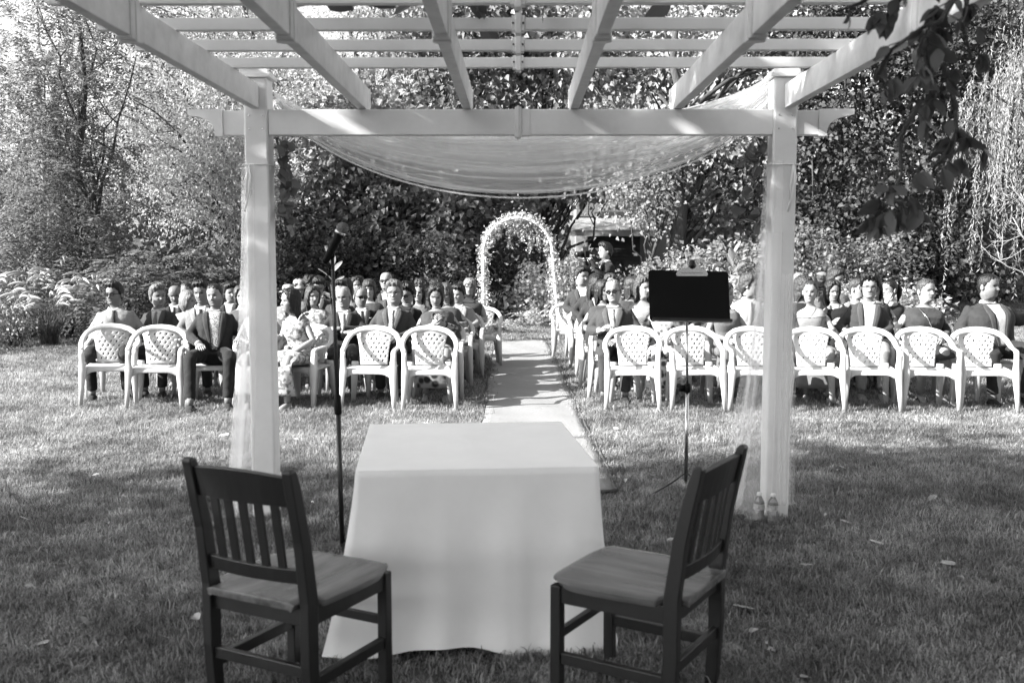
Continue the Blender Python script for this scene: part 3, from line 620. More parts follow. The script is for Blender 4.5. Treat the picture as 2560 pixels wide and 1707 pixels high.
    def grow(p, d, L, r, dep):
        pts = [p]; dd = np.array(d, float)
        for i in range(5): dd = unit(dd+g.normal(0, .22, 3)+np.array([0, 0, .12])); p = p+dd*L/5; pts.append(p)
        mb.tube(pts, list(np.linspace(r, r*.5, 6)), 5)
        if dep:
            for j in range(4): q = pts[g.integers(1, 6)]; grow(q, unit(dd+g.normal(0, .75, 3)), L*.62, r*.5, dep-1)
    for k in range(3): grow(np.array([.1*k, 0, 1.3+.35*k]), np.array([-1, -.1, .15+.1*k]), .75, .014, 2)
    mb.tube([(0.05, 0, 0), (.1, 0, 1.2), (.3, .05, 2.6), (.4, .1, 3.4)], [.05, .04, .03, .015], 8); mb.obj('twigs', M['palebark'], e)
    # the tree overhead at the left, whose crown shades the near lawn and the pergola
    tree('shade_tree', 'broad tree left of the camera whose crown shades the near lawn', (-11.0, -1.0, 0), [(-.5, 1.9, 7.0, 6.2, 1.6, 1.3, 1.2), (3.0, 1.8, 6.3, 3.0, 1.6, 1.1, .8), (-2.6, -1.6, 7.4, 5.0, 3.0, 1.5, 1.1), (2.4, -1.4, 6.4, 3.4, 3.0, 1.3, 1), (-.4, -5, 6.8, 5, 2.6, 1.4, .8), (6.5, 5.0, 5.0, 1.9, .7, .4, .16)], 0, 'mid', 61, .3, .5, 27000, .24, clump=.5, limbs=22, ratio=.6)
    tree('shade_tree', 'added unseen tree behind the camera that darkens the near lawn', (3.5, -6.0, 0), [(-2.0, 4.6, 5.6, 5.0, 3.0, 1.0, 1.3), (-3.5, 0, 6.6, 4, 3, 1.4, .8), (2, 1, 6.4, 4, 4, 1.5, .8)], 0, 'mid', 62, .3, .5, 24000, .24, clump=.5, limbs=16, ratio=.6)  # added out of view: crown blocks overhead sky to darken the near ground
build_trees()
def build_wood():
    g = np.random.default_rng(71); n = 46000
    X = g.uniform(-34, 34, n); Y = g.uniform(36, 48, n); Hh = 9+2.5*np.sin(X*.4)+1.5*np.sin(X*1.1+2)
    gap = np.exp(-((X-5.6)/1.6)**2)*5.5+np.exp(-((X+21)/2.5)**2)*3
    Z = g.random(n)**.8*(Hh-gap)+.2; P_ = np.stack([X, Y, Z], 1)+g.normal(0, .4, (n, 3))
    V, F = leaf_arrays(P_, g.normal(0, 1, (n, 3)), g.normal(0, .6, (n, 3))+np.array([0, 0, 1]), g.uniform(.3, .6, n), .34, .2, .15)
    link('distant_wood', np_mesh('distant_wood', V, F), LM['dark'], kind='stuff', label='distant wood closing the view behind the garden', cat='wood')
build_wood()

# ------------------------------------------------------------------ shrubs, fern, fountain grass, flowers
def shrub(name, label, base, r, n, m, seed, size=.09, ratio=.8, group='shrubs along the edge of the wood', cat='shrub'):
    g = np.random.default_rng(seed); e = empty(name, base, 0, label=label, cat=cat, group=group)
    nc = max(8, n//22); v = unit(g.normal(0, 1, (nc, 3))); C = v*(g.random((nc, 1))**.35)*np.array(r)+np.array([0, 0, r[2]*.85]); per = n//nc; cc = np.repeat(C, per, 0)
    P_ = cc+g.normal(0, 1, (len(cc), 3))*np.array([.16, .16, .12]); P_ = P_[P_[:, 2] > .03]; nn = len(P_); out = unit(P_*np.array([1, 1, .3])+1e-6)
    L = g.uniform(.6, 1.3, nn)*size; V, F = leaf_arrays(P_, unit(out*.6+g.normal(0, .6, (nn, 3))+np.array([0, 0, -.1])), g.normal(0, .5, (nn, 3))+np.array([0, 0, 1]), L, L*ratio, .2, .2)
    link('foliage', np_mesh('foliage', V, F), LM[m], e)
    mb = MB()
    for k in range(7): t = C[g.integers(0, nc)]; mb.tube([(0, 0, 0), tuple(t*.5+g.normal(0, .05, 3)), tuple(t)], [.018, .012, .004], 5)
    mb.obj('stem', M['bark'], e); return e
def build_shrubs():
    for i, (px, y, r, n, m, sz, lab) in enumerate((
        (60, 22.5, (1.5, .9, 1.2), 2600, 'bed', .12, 'broad shrub behind the fountain grass at the left edge'),
        (470, 21.5, (1.3, .8, .9), 2300, 'bed', .1, 'leafy shrub behind the grey-haired man on the left'),
        (600, 22.5, (1.2, .8, 1.1), 2100, 'dark', .1, 'dark shrub just left of the left post'),
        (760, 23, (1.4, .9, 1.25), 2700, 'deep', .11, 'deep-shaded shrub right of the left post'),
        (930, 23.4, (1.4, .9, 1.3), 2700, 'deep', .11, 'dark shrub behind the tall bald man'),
        (1080, 23.4, (1.2, .8, 1.2), 2300, 'dark', .1, 'rounded shrub behind the woman with the phone'),
        (1235, 25, (1.0, .8, 1.45), 2400, 'deep', .1, 'tall dark shrub seen through the floral arch'),
        (1345, 24, (.8, .6, .75), 1500, 'bright', .12, 'bright-leaved shrub at the right of the arch opening'),
        (1440, 22.8, (.8, .7, .9), 1700, 'mid', .1, 'shrub behind the videographer camera'),
        (1590, 23, (.8, .7, .7), 1500, 'mid', .08, 'fine-leaved pale shrub behind the videographer'),
        (1700, 22.5, (1.2, .8, .95), 2300, 'mid', .13, 'broad-leaved shrub above the music stand'),
        (1850, 22.5, (1.1, .8, 1.1), 2200, 'mid', .13, 'broad-leaved shrub left of the right post'),
        (2030, 22.8, (1.3, .9, 1.2), 2600, 'dark', .11, 'dark shrub right of the right post'),
        (2180, 22.8, (1.3, .9, 1.15), 2600, 'dark', .1, 'shrub above the curly-haired man'),
        (2330, 27.5, (1.6, .9, 1.2), 3000, 'dark', .12, 'shrub above the woman in the loose dark top'),
        (2480, 27.0, (1.6, .9, 1.0), 3000, 'mid', .16, 'wide-leaved shrub behind the large man'),
        (2150, 19.5, (1.1, .6, .62), 1900, 'flower', .07, 'pale flowering shrub behind the curly-haired man'),
        (2265, 19.2, (.8, .5, .5), 1300, 'willow', .12, 'pale broad-leaved clump behind the ponytailed woman'),
        (2030, 20, (.8, .5, .6), 1300, 'bright', .12, 'bright leafy clump right of the right post'),
        (1790, 20.2, (.8, .5, .6), 1300, 'bright', .11, 'bright leafy clump left of the right post'))):
        x = gx(px, y); shrub('shrub', lab, (x, y, float(gz(x, y))), r, n, m, 100+i, sz)
    # bedding flowers along the left bed
    for i, (x, y) in enumerate([(-8.9-.16*k+.1*math.sin(k*3), 16.1+.85*k) for k in range(9)]):
        e = shrub('bedding_plant', 'low bushy bedding plant along the left bed edge', (x, y, 0), (.75, .5, .42), 1100, 'bed', 140+i, .055, .7, 'bedding plants along the left bed', 'plant')
        g = np.random.default_rng(160+i); n = 40; v = unit(g.normal(0, 1, (n, 3))); v[:, 2] = np.abs(v[:, 2]); P_ = v*np.array([.8, .55, .48])+np.array([0, 0, .36]); V, F = leaf_arrays(P_, g.normal(0, 1, (n, 3)), v, .055, .05, .2, .1); link('blossoms', np_mesh('blossoms', V, F), LM['flower'], e)
    # fountain grass
    for i, (px, y, s) in enumerate(((-20, 18.6, 1.05), (70, 19.4, 1.15), (165, 19.2, 1.2), (235, 18.4, 1.1), (120, 17.8, .95), (300, 19.6, 1.05), (25, 17.4, .8))):
        g = np.random.default_rng(180+i); e = empty('fountain_grass', (gx(px, y), y, 0), 0, label=('fountain grass clump nearest the man in sunglasses', 'fountain grass clump with arching pale plumes in the left bed')[0 if i == 3 else 1], cat='ornamental grass', group='fountain grass in the left bed')
        V = []; F = []
        for k in range(330):
            a = g.uniform(0, 6.283); L = g.uniform(.5, 1.05)*s; d = np.array([math.cos(a), math.sin(a), 0]); sd = np.array([-d[1], d[0], 0])*.006; sp = g.uniform(.15, .75); p = g.normal(0, .07, 3)*np.array([1, 1, 0]); o = len(V)
            for q in range(5): t = q/4; c = p+d*(sp*L*t**1.4)+np.array([0, 0, L*(t-.42*sp*t**3)]); wq = 1-.85*t; V += [c-sd*wq, c+sd*wq]
            for q in range(4): F.append((o+2*q, o+2*q+1, o+2*q+3, o+2*q+2))
        me = bpy.data.meshes.new('blades'); me.from_pydata([tuple(v) for v in V], [], F); link('blades', me, LM['bed'], e)
        pl = MB(); stk = MB()
        for k in range(26):
            a = g.uniform(0, 6.283); L = g.uniform(.95, 1.45)*s; sp = g.uniform(.2, .55); d = np.array([math.cos(a), math.sin(a), 0]); pt = lambda t: d*(sp*L*t**1.6)+np.array([0, 0, L*(t-.22*sp*t**3)])
            stk.tube([pt(t) for t in (0, .4, .8)], .003, 4); tip = pt(.8); dirn = unit(pt(.85)-pt(.75)); pts = [tip]
            for q in range(6): dirn = unit(dirn+np.array([d[0]*.2, d[1]*.2, -.26])); pts.append(pts[-1]+dirn*.068*s)
            pl.tube(pts, [.008, .018, .024, .025, .022, .016, .004], 7)
        stk.obj('stalks', M['stemg'], e); o = pl.obj('plumes', LM['plume'], e)
    # fern beside the arch and canna-like leaves
    def fern(px, y, n, L, lab, m, seed):
        g = np.random.default_rng(seed); x = gx(px, y); e = empty('fern', (x, y, float(gz(x, y))), 0, label=lab, cat='fern', group='ferns and leafy perennials')
        a = g.uniform(0, 6.283, n); P_ = np.stack([np.cos(a)*.05, np.sin(a)*.05, np.full(n, .05)], 1); D = np.stack([np.cos(a), np.sin(a), g.uniform(.5, 2.0, n)], 1)
        V, F = pinnate(P_, D, g.uniform(.7, 1.15, n)*L, 14, .13*L, .04*L, .95, g); link('fronds', np_mesh('fronds', V, F), LM[m], e)
    fern(1255, 20.6, 46, .75, 'large pale fern at the foot of the arch', 'willow', 201); fern(1130, 21, 40, .9, 'fern clump rising behind the bleached-fringe guest', 'bright', 202); fern(1330, 22.6, 26, .9, 'fern seen through the right side of the arch', 'bright', 203)
    def canna(px, y, hgt, lab, seed):
        g = np.random.default_rng(seed); x = gx(px, y); e = empty('canna_plant', (x, y, float(gz(x, y))), 0, label=lab, cat='plant', group='ferns and leafy perennials')
        mb = MB(); mb.tube([(0, 0, 0), (.02, 0, hgt)], [.02, .008], 6); mb.obj('stem', M['stemg'], e)
        for k in range(9):
            a = k*2.4; z = hgt*(.35+.65*k/8); L = .42; t = 1.1-.5*(1-k/8); d = np.array([math.cos(a)*math.cos(t), math.sin(a)*math.cos(t), math.sin(t)]); s = unit(np.cross(d, [0, 0, 1.])); o = MB()
            o.grid(lambda u, v: tuple(np.array([0, 0, z])+d*L*v+s*(u-.5)*.15*math.sin(3.14*min(1, v*.93+.04))**.8+np.array([0, 0, -.22*v*v*L+.05*abs(u-.5)])), 5, 9); o.obj('leaf', LM['mid'], e)
    canna(833, 19.5, 1.65, 'broad-leaved canna rising behind the microphone stand', 211); canna(1960, 21.2, 1.5, 'canna beside the right post', 214); canna(1830, 21.5, 1.6, 'canna above the young man in the white shirt', 215)
build_shrubs()

# ------------------------------------------------------------------ hanging vine at the pergola's right corner
def build_vine():
    g = np.random.default_rng(301)
    e = empty('hanging_vine', (1.5, 3.2, 2.6), 0, label='dark leafy branch hanging over the right rafter of the pergola', cat='vine')
    o = np.array(e.location); st = MB(); V = []; F = []
    Y = 3.15
    def leafy(p, d, L):
        d = unit(np.array(d, float)); n = unit(np.cross(d, g.normal(0, 1, 3))); n = n*np.sign(-n[1] or 1); q = np.cross(n, d); Wd = L*g.uniform(.48, .62); i0 = len(V)
        prof = [(0, 0), (.12, .55), (.3, .95), (.45, 1.0), (.62, .82), (.8, .45), (1, 0)]
        cur = g.uniform(-.25, .1)
        for t, w_ in prof:
            c = p+d*L*t+n*(cur*L*t*t)
            for s in (-1, 0, 1): V.append(tuple(c+q*(s*Wd*.5*w_*(1+.06*math.sin(t*25)))+n*(.10*Wd*abs(s)*w_)))
        for k in range(6):
            for s in (0, 1): F.append((i0+3*k+s, i0+3*k+s+1, i0+3*k+s+4, i0+3*k+s+3))
    def strand(pix, dens, Lr, jit=.04, y0=Y):
        pts = [np.array(at(px, py, y0+g.normal(0, jit)))-o for px, py in pix]; st.tube(pts, list(np.linspace(.0095, .004, len(pts))), 6)
        for a, b in zip(pts[:-1], pts[1:]):
            m_ = max(1, int(np.linalg.norm(b-a)*dens))
            for k in range(m_):
                t = (k+g.random())/m_; p = a+(b-a)*t; L = g.uniform(*Lr)*.82
                pd = unit(np.array([g.normal(0, 1), g.normal(-.1, .7), g.normal(-.5, .5)])); q = p+pd*.05; st.tube([p, (p+q)/2, q], .002, 4)
                for s in range(g.integers(2, 4)): leafy(q, unit(np.array([g.normal(0, .6), g.normal(0, .45), -1.05])+pd*.5), L)
    strand([(2420, -60), (2352, 54), (2314, 65), (2227, 125), (2190, 190)], 22, (.06, .095))
    strand([(2352, 54), (2341, 152), (2303, 250)], 22, (.06, .1)); strand([(2303, 250), (2249, 348), (2254, 435), (2227, 500)], 2.5, (.06, .09)); strand([(2227, 500), (2200, 530)], 60, (.075, .11), .06); strand([(2235, 500), (2270, 520)], 55, (.075, .11), .06)
    strand([(2357, 163), (2390, 272), (2390, 326), (2363, 392)], 16, (.07, .1)); strand([(2390, 330), (2420, 400)], 24, (.075, .1), .06); strand([(2363, 392), (2330, 420)], 40, (.075, .11), .05)
    strand([(2250, -60), (2150, 10), (2090, 30)], 26, (.06, .095)); strand([(2227, 125), (2190, 200)], 22, (.05, .085)); strand([(2420, -30), (2410, 80), (2430, 150)], 24, (.06, .095)); strand([(2340, 20), (2310, 120), (2330, 200)], 26, (.07, .1), .08); strand([(2300, -50), (2230, 20), (2200, 60)], 28, (.07, .1))
    st.obj('stem', M['bark'], e); me = bpy.data.meshes.new('leaves'); me.from_pydata(V, [], F); me.polygons.foreach_set('use_smooth', [True]*len(F)); link('leaves', me, LM['vine'], e)
    # leaves lying over the middle of the roof
    e = empty('roof_vine', (0, 4.3, 2.75), 0, label='leafy vine lying over the middle roof slats', cat='vine'); V.clear(); F.clear(); st = MB(); st.tube([(-1.0, .3, 0), (-.3, .1, .03), (.5, .2, .02), (1.3, .0, .02)], .007, 6); st.obj('stem', M['bark'], e)
    for k in range(64):
        p = np.array([g.normal(-.1, .55), g.normal(.05, .25), g.uniform(-.02, .06)]); leafy(p, unit(np.array([g.normal(0, .8), g.normal(0, .5), -.55])), g.uniform(.1, .17))
    me = bpy.data.meshes.new('leaves'); me.from_pydata(V, [], F); link('leaves', me, LM['vine'], e)
build_vine()
# ------------------------------------------------------------------ floral arch at the end of the carpet
def build_arch():
    y = 18.6; xl, xr = gx(1212, y), gx(1399, y); tl, tr = gx(1209, y), gx(1380, y); zs, zt = 1.66, 2.30
    e = empty('wedding_arch', (0, y, 0), label='slim white metal arch at the end of the carpet', cat='arch')
    b = MB()
    for dy in (-.17, .17):
        cx, rx = (tl+tr)/2, (tr-tl)/2; pts = [(xl, dy, 0), (tl, dy, zs*.5+.0), (tl, dy, zs)]+[(cx-rx*math.cos(a), dy, zs+(zt-zs)*math.sin(a)) for a in np.linspace(.15, 2.99, 18)]+[(tr, dy, zs), ((tr+xr)/2, dy, zs*.5), (xr, dy, 0)]
        b = MB(); b.tube(pts, .024, 10); b.obj('hoop', M['white'], e)
        for x in (tl, tr): b = MB(); b.tube([(x, dy, zs-.02), (x, dy, zs+.03)], .036, 10); b.obj('joint', M['white'], e)
        b = MB(); b.tube([((tl+tr)/2-.02, dy, zt), ((tl+tr)/2+.02, dy, zt)], .036, 10); b.obj('joint', M['white'], e)
    for k in range(6):
        z = .3+k*.26
        for a, c in ((xl, tl), (xr, tr)): x = a+(c-a)*min(1, z/zs); b = MB(); b.tube([(x, -.17, z), (x, .17, z)], .008, 6); b.obj('rung', M['white'], e)
    for k, a in enumerate(np.linspace(.5, 2.6, 6)): b = MB(); x, z = cx-rx*math.cos(a), zs+(zt-zs)*math.sin(a); b.tube([(x, -.17, z), (x, .17, z)], .008, 6); b.obj('rung', M['white'], e)
    # garland of flowers and leaves
    f = empty('flower_garland', (0, y, 0), label='garland of pale hanging blossom wound round the arch', cat='garland')
    g = np.random.default_rng(401); P_ = []
    for k in range(1400):
        if k < 760:
            s = g.random(); side = g.random() < .5; z = g.uniform(.15, zs); x = (xl+(tl-xl)*z/zs) if side else (xr+(tr-xr)*z/zs); P_.append((x+g.normal(0, .06), g.normal(0, .13), z))
        else: a = g.uniform(0, 3.14); P_.append((cx-(rx+.0)*math.cos(a)+g.normal(0, .05), g.normal(0, .13), zs+(zt-zs)*math.sin(a)+g.normal(.01, .05)))
    for (fx, L) in ((.22, .25), (.38, .5), (.48, .3), (.56, .42), (.68, .6), (.8, .45), (.9, .35), (.12, .3)):
        zc = zs+(zt-zs)*math.sqrt(max(0, 1-(2*fx-1)**2))
        for k in range(70): q = g.random(); P_.append((tl+(tr-tl)*fx+g.normal(0, .035*(1.2-q)), g.normal(0, .08), zc-L*q))
    P_ = np.array(P_); n = len(P_); sel = g.random(n) < .72
    for nm, idx, m, L in (('blossoms', sel, LM['flower'], .066), ('leaves', ~sel, LM['mid'], .07)):
        Q = np.repeat(P_[idx], 2, 0)+g.normal(0, .02, (idx.sum()*2, 3)); nn = len(Q); V, F = leaf_arrays(Q, g.normal(0, 1, (nn, 3))+np.array([0, -.2, -.4]), g.normal(0, 1, (nn, 3)), g.uniform(.5, 1.1, nn)*L, L*.6, .2, .2); link(nm, np_mesh(nm, V, F), m, f)
build_arch()
# ------------------------------------------------------------------ the house behind the trees
def build_house():
    y = 33.; e = empty('house', (gx(1500, y), y, 0), label='gabled house half hidden behind the trees in the middle', cat='house'); k = y/2489.
    L = lambda px, py, dy=0: at(px, py, y+dy)-Vector((gx(1500, y), y, 0))
    def quad(name, p, m, th=.12, par=None):
        b = MB(); vs = [L(*q) for q in p]; n = len(vs); b.add(vs+[v+Vector((0, th, 0)) for v in vs], [tuple(range(n-1, -1, -1)), tuple(range(n, 2*n))]+[(i, (i+1) % n, (i+1) % n+n, i+n) for i in range(n)]); return b.obj(name, M[m], par or e, smooth=False)
    quad('wall', [(1440, 790), (1700, 790), (1700, 480), (1440, 480)], 'siding', 4)
    for j in range(9): quad('siding_board', [(1442, 492+j*6.2, -.03), (1700, 492+j*6.2, -.03), (1700, 486.5+j*6.2, -.05), (1442, 486.5+j*6.2, -.05)], 'siding', .04)
    quad('gable', [(1500, 485, 1), (1640, 485, 1), (1555, 432, 1)], 'shingle', 5)
    quad('fascia', [(1425, 590, -1.2), (1640, 590, -1.2), (1640, 576, -1.2), (1425, 576, -1.2)], 'siding', .08)
    b = MB(); a, c, d, f = L(1425, 575, -1.2), L(1640, 575, -1.2), L(1640, 545, -.1), L(1425, 545, -.1); b.add([a, c, d, f, a+Vector((0, 0, -.06)), c+Vector((0, 0, -.06)), d+Vector((0, 0, -.06)), f+Vector((0, 0, -.06))], [(0, 1, 2, 3), (7, 6, 5, 4), (0, 4, 5, 1), (1, 5, 6, 2), (2, 6, 7, 3), (3, 7, 4, 0)]); b.obj('porch_roof', M['siding'], e, smooth=False)
    quad('eave', [(1500, 543, -.15), (1600, 543, -.15), (1600, 530, -.15), (1500, 530, -.15)], 'darkwall', .05)
    quad('shed_wall', [(1470, 800, -.9), (1600, 800, -.9), (1600, 591, -.9), (1470, 591, -.9)], 'darkwall', .8)
    for j in range(12): quad('siding_board', [(1471, 606+j*9, -.93), (1600, 606+j*9, -.93), (1600, 598+j*9, -.95), (1471, 598+j*9, -.95)], 'darkwall', .04)
    for j in range(5): quad('window', [(1445+j*9, 640, -.1), (1452+j*9, 640, -.1), (1452+j*9, 605, -.1), (1445+j*9, 605, -.1)], 'siding', .05)
build_house()
# ------------------------------------------------------------------ fallen leaves on the lawn
def build_fallen():
    g = np.random.default_rng(501); mats = [mat('dry_leaf_%d' % k, v, .75, var=.25, vscale=30) for k, v in enumerate((.45, .36, .28))]; meshes = []
    for k in range(5):
        b = MB(); L = .075+.012*k; cu = g.uniform(.2, .9); tw = g.uniform(-.5, .5)
        def fn(u, v, L=L, cu=cu, tw=tw):
            w_ = L*.26*math.sin(3.14*min(1, v*.94+.03))**.8; x = (u-.5)*2; a = x*cu*1.2+tw*(v-.5)
            return (w_*math.sin(a)/max(cu, .3), (v-.5)*L, .018+w_*(1-math.cos(a))+.012*math.sin(v*3+k)*cu)
        b.grid(fn, 7, 9); me = b.mesh('fallen_leaf'); me.materials.append(mats[k % 3]); meshes.append(me)
    spots = [(72, 1470), (40, 1385), (372, 1450), (405, 1595), (110, 1612), (270, 1312), (330, 1230), (495, 1548), (60, 1300), (30, 1240), (780, 1262), (805, 1300), (700, 1190), (815, 1390), (805, 1198), (2070, 1325), (2112, 1310), (1990, 1262), (2190, 1360), (2105, 1170), (2096, 1178), (1612, 1312), (1615, 1348), (1678, 1350), (1590, 1346), (1565, 1205), (1540, 1075), (1633, 1195), (2015, 1415), (1860, 1525), (1920, 1612), (1925, 1628), (2015, 1700), (1880, 1580), (2370, 1412), (2400, 1450), (2520, 1380), (2330, 1250), (740, 1100), (880, 1040), (660, 1120), (240, 1190), (90, 1130), (430, 1110), (2250, 1120), (2060, 1290), (150, 1420), (210, 1560), (560, 1090), (2290, 1085)]
    for i, (px, py) in enumerate(spots):
        d = _Rm @ Vector(((px-1280)/2489., -(py-853.5)/2489., -1)); p = Vector((0, 0, CAM_H))+d*(CAM_H-.02)/-d.z
        o = bpy.data.objects.new('fallen_leaf', meshes[i % 5]); COL.objects.link(o); o.location = (p.x, p.y, .022); o.rotation_euler = (g.normal(0, .3), g.normal(0, .3), g.uniform(0, 6.28)); s = g.uniform(.4, .85); o.scale = (s, s, s)
        tag(o, 'pale dry curled leaf fallen on the lawn', 'leaf', 'fallen leaves on the lawn')
build_fallen()
# ------------------------------------------------------------------ white plastic garden chairs (front of the chair = -Y)
def plastic_parts():
    parts = []
    def done(name, mb, th=0, bv=.004, sub=0):
        me = mb.mesh(name)
        if th:
            bm = bmesh.new(); bm.from_mesh(me); bmesh.ops.recalc_face_normals(bm, faces=bm.faces[:]); bmesh.ops.solidify(bm, geom=bm.faces[:], thickness=th); bm.to_mesh(me); bm.free()
            me.polygons.foreach_set('use_smooth', [True]*len(me.polygons))
        me.materials.append(M['plastic']); parts.append((name, me))
    # seat, dished, with a front lip that drops into the leg arch
    def seat(u, v):
        x = (u-.5)*2; k = v
        if k > .8:                                      # lip
            q = (k-.8)/.2; y = -.215-.012*math.sin(q*1.57); z = .425-.045*q-.05*q*max(0, (abs(x)-.62)/.38)**1.5
        else: y = .2-.415*(k/.8); z = .43-.012*(1-x*x)*math.sin(k/.8*3.14)+.006*(k/.8)**3
        return (x*(.215+.025*(k if k < .8 else .8)/.8), y, z)
    b = MB(); b.grid(seat, 15, 17); done('seat', b, .008)
    # arched frame: arms that run up into the back hoop
    half = [(-.262, -.225, .615), (-.268, -.20, .632), (-.278, -.10, .642), (-.286, .0, .652), (-.288, .07, .675), (-.275, .13, .72), (-.24, .18, .77), (-.18, .215, .806), (-.1, .235, .825), (0, .242, .832)]
    pth = [Vector(p) for p in half]+[Vector((-p[0], p[1], p[2])) for p in half[-2::-1]]
    rings = []; n = len(pth)
    for i, p in enumerate(pth):
        t = (pth[min(i+1, n-1)]-pth[max(i-1, 0)]).normalized(); k = abs(i-(n-1)/2)/((n-1)/2)
        up = Vector((0, -.35-.5*(1-k), 1-.5*(1-k))).normalized(); sd = t.cross(up).normalized(); up = sd.cross(t).normalized()
        wd = .027+.006*(1-k); th = .011
        # at the hoop the broad face looks forward
        blend = max(0, 1-k*1.6); fw = Vector((0, -1, .25)).normalized(); nrm = up.lerp(fw, blend).normalized(); sd = t.cross(nrm).normalized(); nrm = sd.cross(t).normalized()
        rings.append([p+sd*(wd*c)+nrm*(th*s) for c, s in ((-1, -.4), (-.8, .7), (-.4, 1), (.4, 1), (.8, .7), (1, -.4), (.7, -1), (-.7, -1))])
    b = MB(); b.loft(rings); done('arm_hoop', b)
    # pierced back panel
    nu, nv = 25, 35
    hh = [1.9 if (3 <= j <= nv-6 and j % 4 == 0) else .85 for j in range(nv-1)]; cum = np.concatenate([[0], np.cumsum(hh)])/sum(hh)
    VV = lambda v: float(np.interp(v*(nv-1), np.arange(nv), cum))
    def back(u, v):
        x = (u-.5)*2; z = .437+VV(v)*.375
        v = VV(v); hw = .145+.02*v+.03*v*v; y = .195+.045*v+.02*v*v-.018*(1-x*x)
        zz = z-(.06*(x*x)*(v**3))
        return (x*hw, y, zz)
    vs = [back((i+ .0)/(nu-1), j/(nv-1)) for j in range(nv) for i in range(nu)]
    # slanted slits: leave out sheared cells
    fs = []
    for j in range(nv-1):
        for i in range(nu-1):
            hole = 3 <= j <= nv-6 and 2 <= i <= nu-4 and ((j % 4) in (0,)) and ((i+2*(j//4)) % 4 == 1)
            if not hole: fs.append((j*nu+i, j*nu+i+1, (j+1)*nu+i+1, (j+1)*nu+i))
    # shear the grid so that the slits slant
    sv = []
    for j in range(nv):
        for i in range(nu):
            u = i/(nu-1); sh = (.028*(j % 4 == 1)-.0*(j % 4 == 0))*(0 < i < nu-1)
            sv.append(back(min(1, u+sh), min(1, j/(nv-1)+(.012 if (j % 4 == 1) else 0)*(j < nv-1))))
    b = MB(); b.add(sv, fs); done('backrest', b, .007)
    for s in (-1, 1):
        # front leg and arm support in one upright: an angle section that is widest at the seat
        b = MB(); rings = []
        for z, x, y, wx, wy in ((.618, .262, -.212, .026, .022), (.56, .262, -.215, .027, .024), (.46, .257, -.216, .032, .03), (.42, .252, -.217, .040, .04), (.36, .256, -.222, .036, .036), (.2, .265, -.234, .027, .028), (.0, .277, -.248, .019, .02)):
            cx = s*x; rings.append([(cx+s*wx, y-wy*.75, z), (cx+s*wx, y+wy, z), (cx+s*wx*.55, y+wy, z), (cx+s*wx*.4, y-wy*.1, z), (cx-s*wx*.9, y-wy*.25, z), (cx-s*wx, y-wy*.7, z), (cx-s*wx*.5, y-wy, z), (cx+s*wx*.6, y-wy, z)])
        b.loft(rings if s < 0 else [r[::-1] for r in rings]); done('leg', b)
        b = MB(); rings = []
        for z, x, y, wx, wy in ((.47, .205, .205, .035, .02), (.42, .205, .205, .04, .03), (.3, .213, .225, .036, .027), (.0, .235, .275, .021, .02)):
            cx = s*x; rings.append([(cx+s*wx, y-wy, z), (cx+s*wx, y+wy, z), (cx-s*wx*.3, y+wy, z), (cx-s*wx*.8, y+wy*.6, z), (cx-s*wx, y-wy*.2, z), (cx-s*wx*.3, y-wy*.4, z)])
        b.loft(rings if s < 0 else [r[::-1] for r in rings]); done('leg', b)
        b = MB(); b.grid(lambda u, v: (s*(.238+.02*v), -.2+.38*u, .42+.02*u+.0*v-.03*(1-v)), 6, 3); done('side_rim', b, .006)
    return parts
CHAIR_PARTS = plastic_parts()
def plastic_chair(x, y, rz, label, group='white plastic garden chairs'):
    e = empty('garden_chair', (x, y, float(gz(x, y))), rz, label=label, cat='chair', group=group); _r = random.Random(int(x*100)+int(y*7)); e.rotation_euler = (R(_r.uniform(-1.2, 1.2)), R(_r.uniform(-1.2, 1.2)), rz+R(_r.uniform(-5, 5)))
    for nme, me in CHAIR_PARTS:
        o = bpy.data.objects.new(nme, me); COL.objects.link(o); o.parent = e
    return e
# front rows: positions read off the photograph
for px, y, rz, lab in (
    (268, 10.75, 14, 'empty white plastic chair at the far left end of the front row'),
    (388, 10.6, 12, 'empty white plastic chair between the far left chair and the man in the printed shirt'),
    (925, 10.5, 4, 'empty white plastic chair right of the microphone stand in the front row'),
    (1072, 10.45, 3, 'empty white plastic chair in the front left row nearest the carpet'),
    (1585, 10.45, -3, 'empty white plastic chair in the front right row nearest the carpet'),
    (1738, 10.45, -3, 'empty white plastic chair behind the pole of the music stand'),
    (1888, 10.42, -4, 'empty white plastic chair half veiled by the tulle of the right post'),
    (2040, 10.4, -6, 'empty white plastic chair in front of the woman in the strapless dress'),
    (2178, 10.4, -7, 'empty white plastic chair in front of the man with curly hair'),
    (2318, 10.38, -9, 'empty white plastic chair in front of the woman with the shoulder bag'),
    (2465, 10.35, -10, 'empty white plastic chair at the far right end of the front row')):
    plastic_chair(gx(px, y), y, R(rz), lab)
plastic_chair(gx(1205, 14.6), 14.6, R(0), 'empty white plastic chair at the aisle beside the blonde-haired guest')
plastic_chair(gx(1425, 15.9), 15.9, R(4), 'empty white plastic chair on the aisle behind the seated suited men')
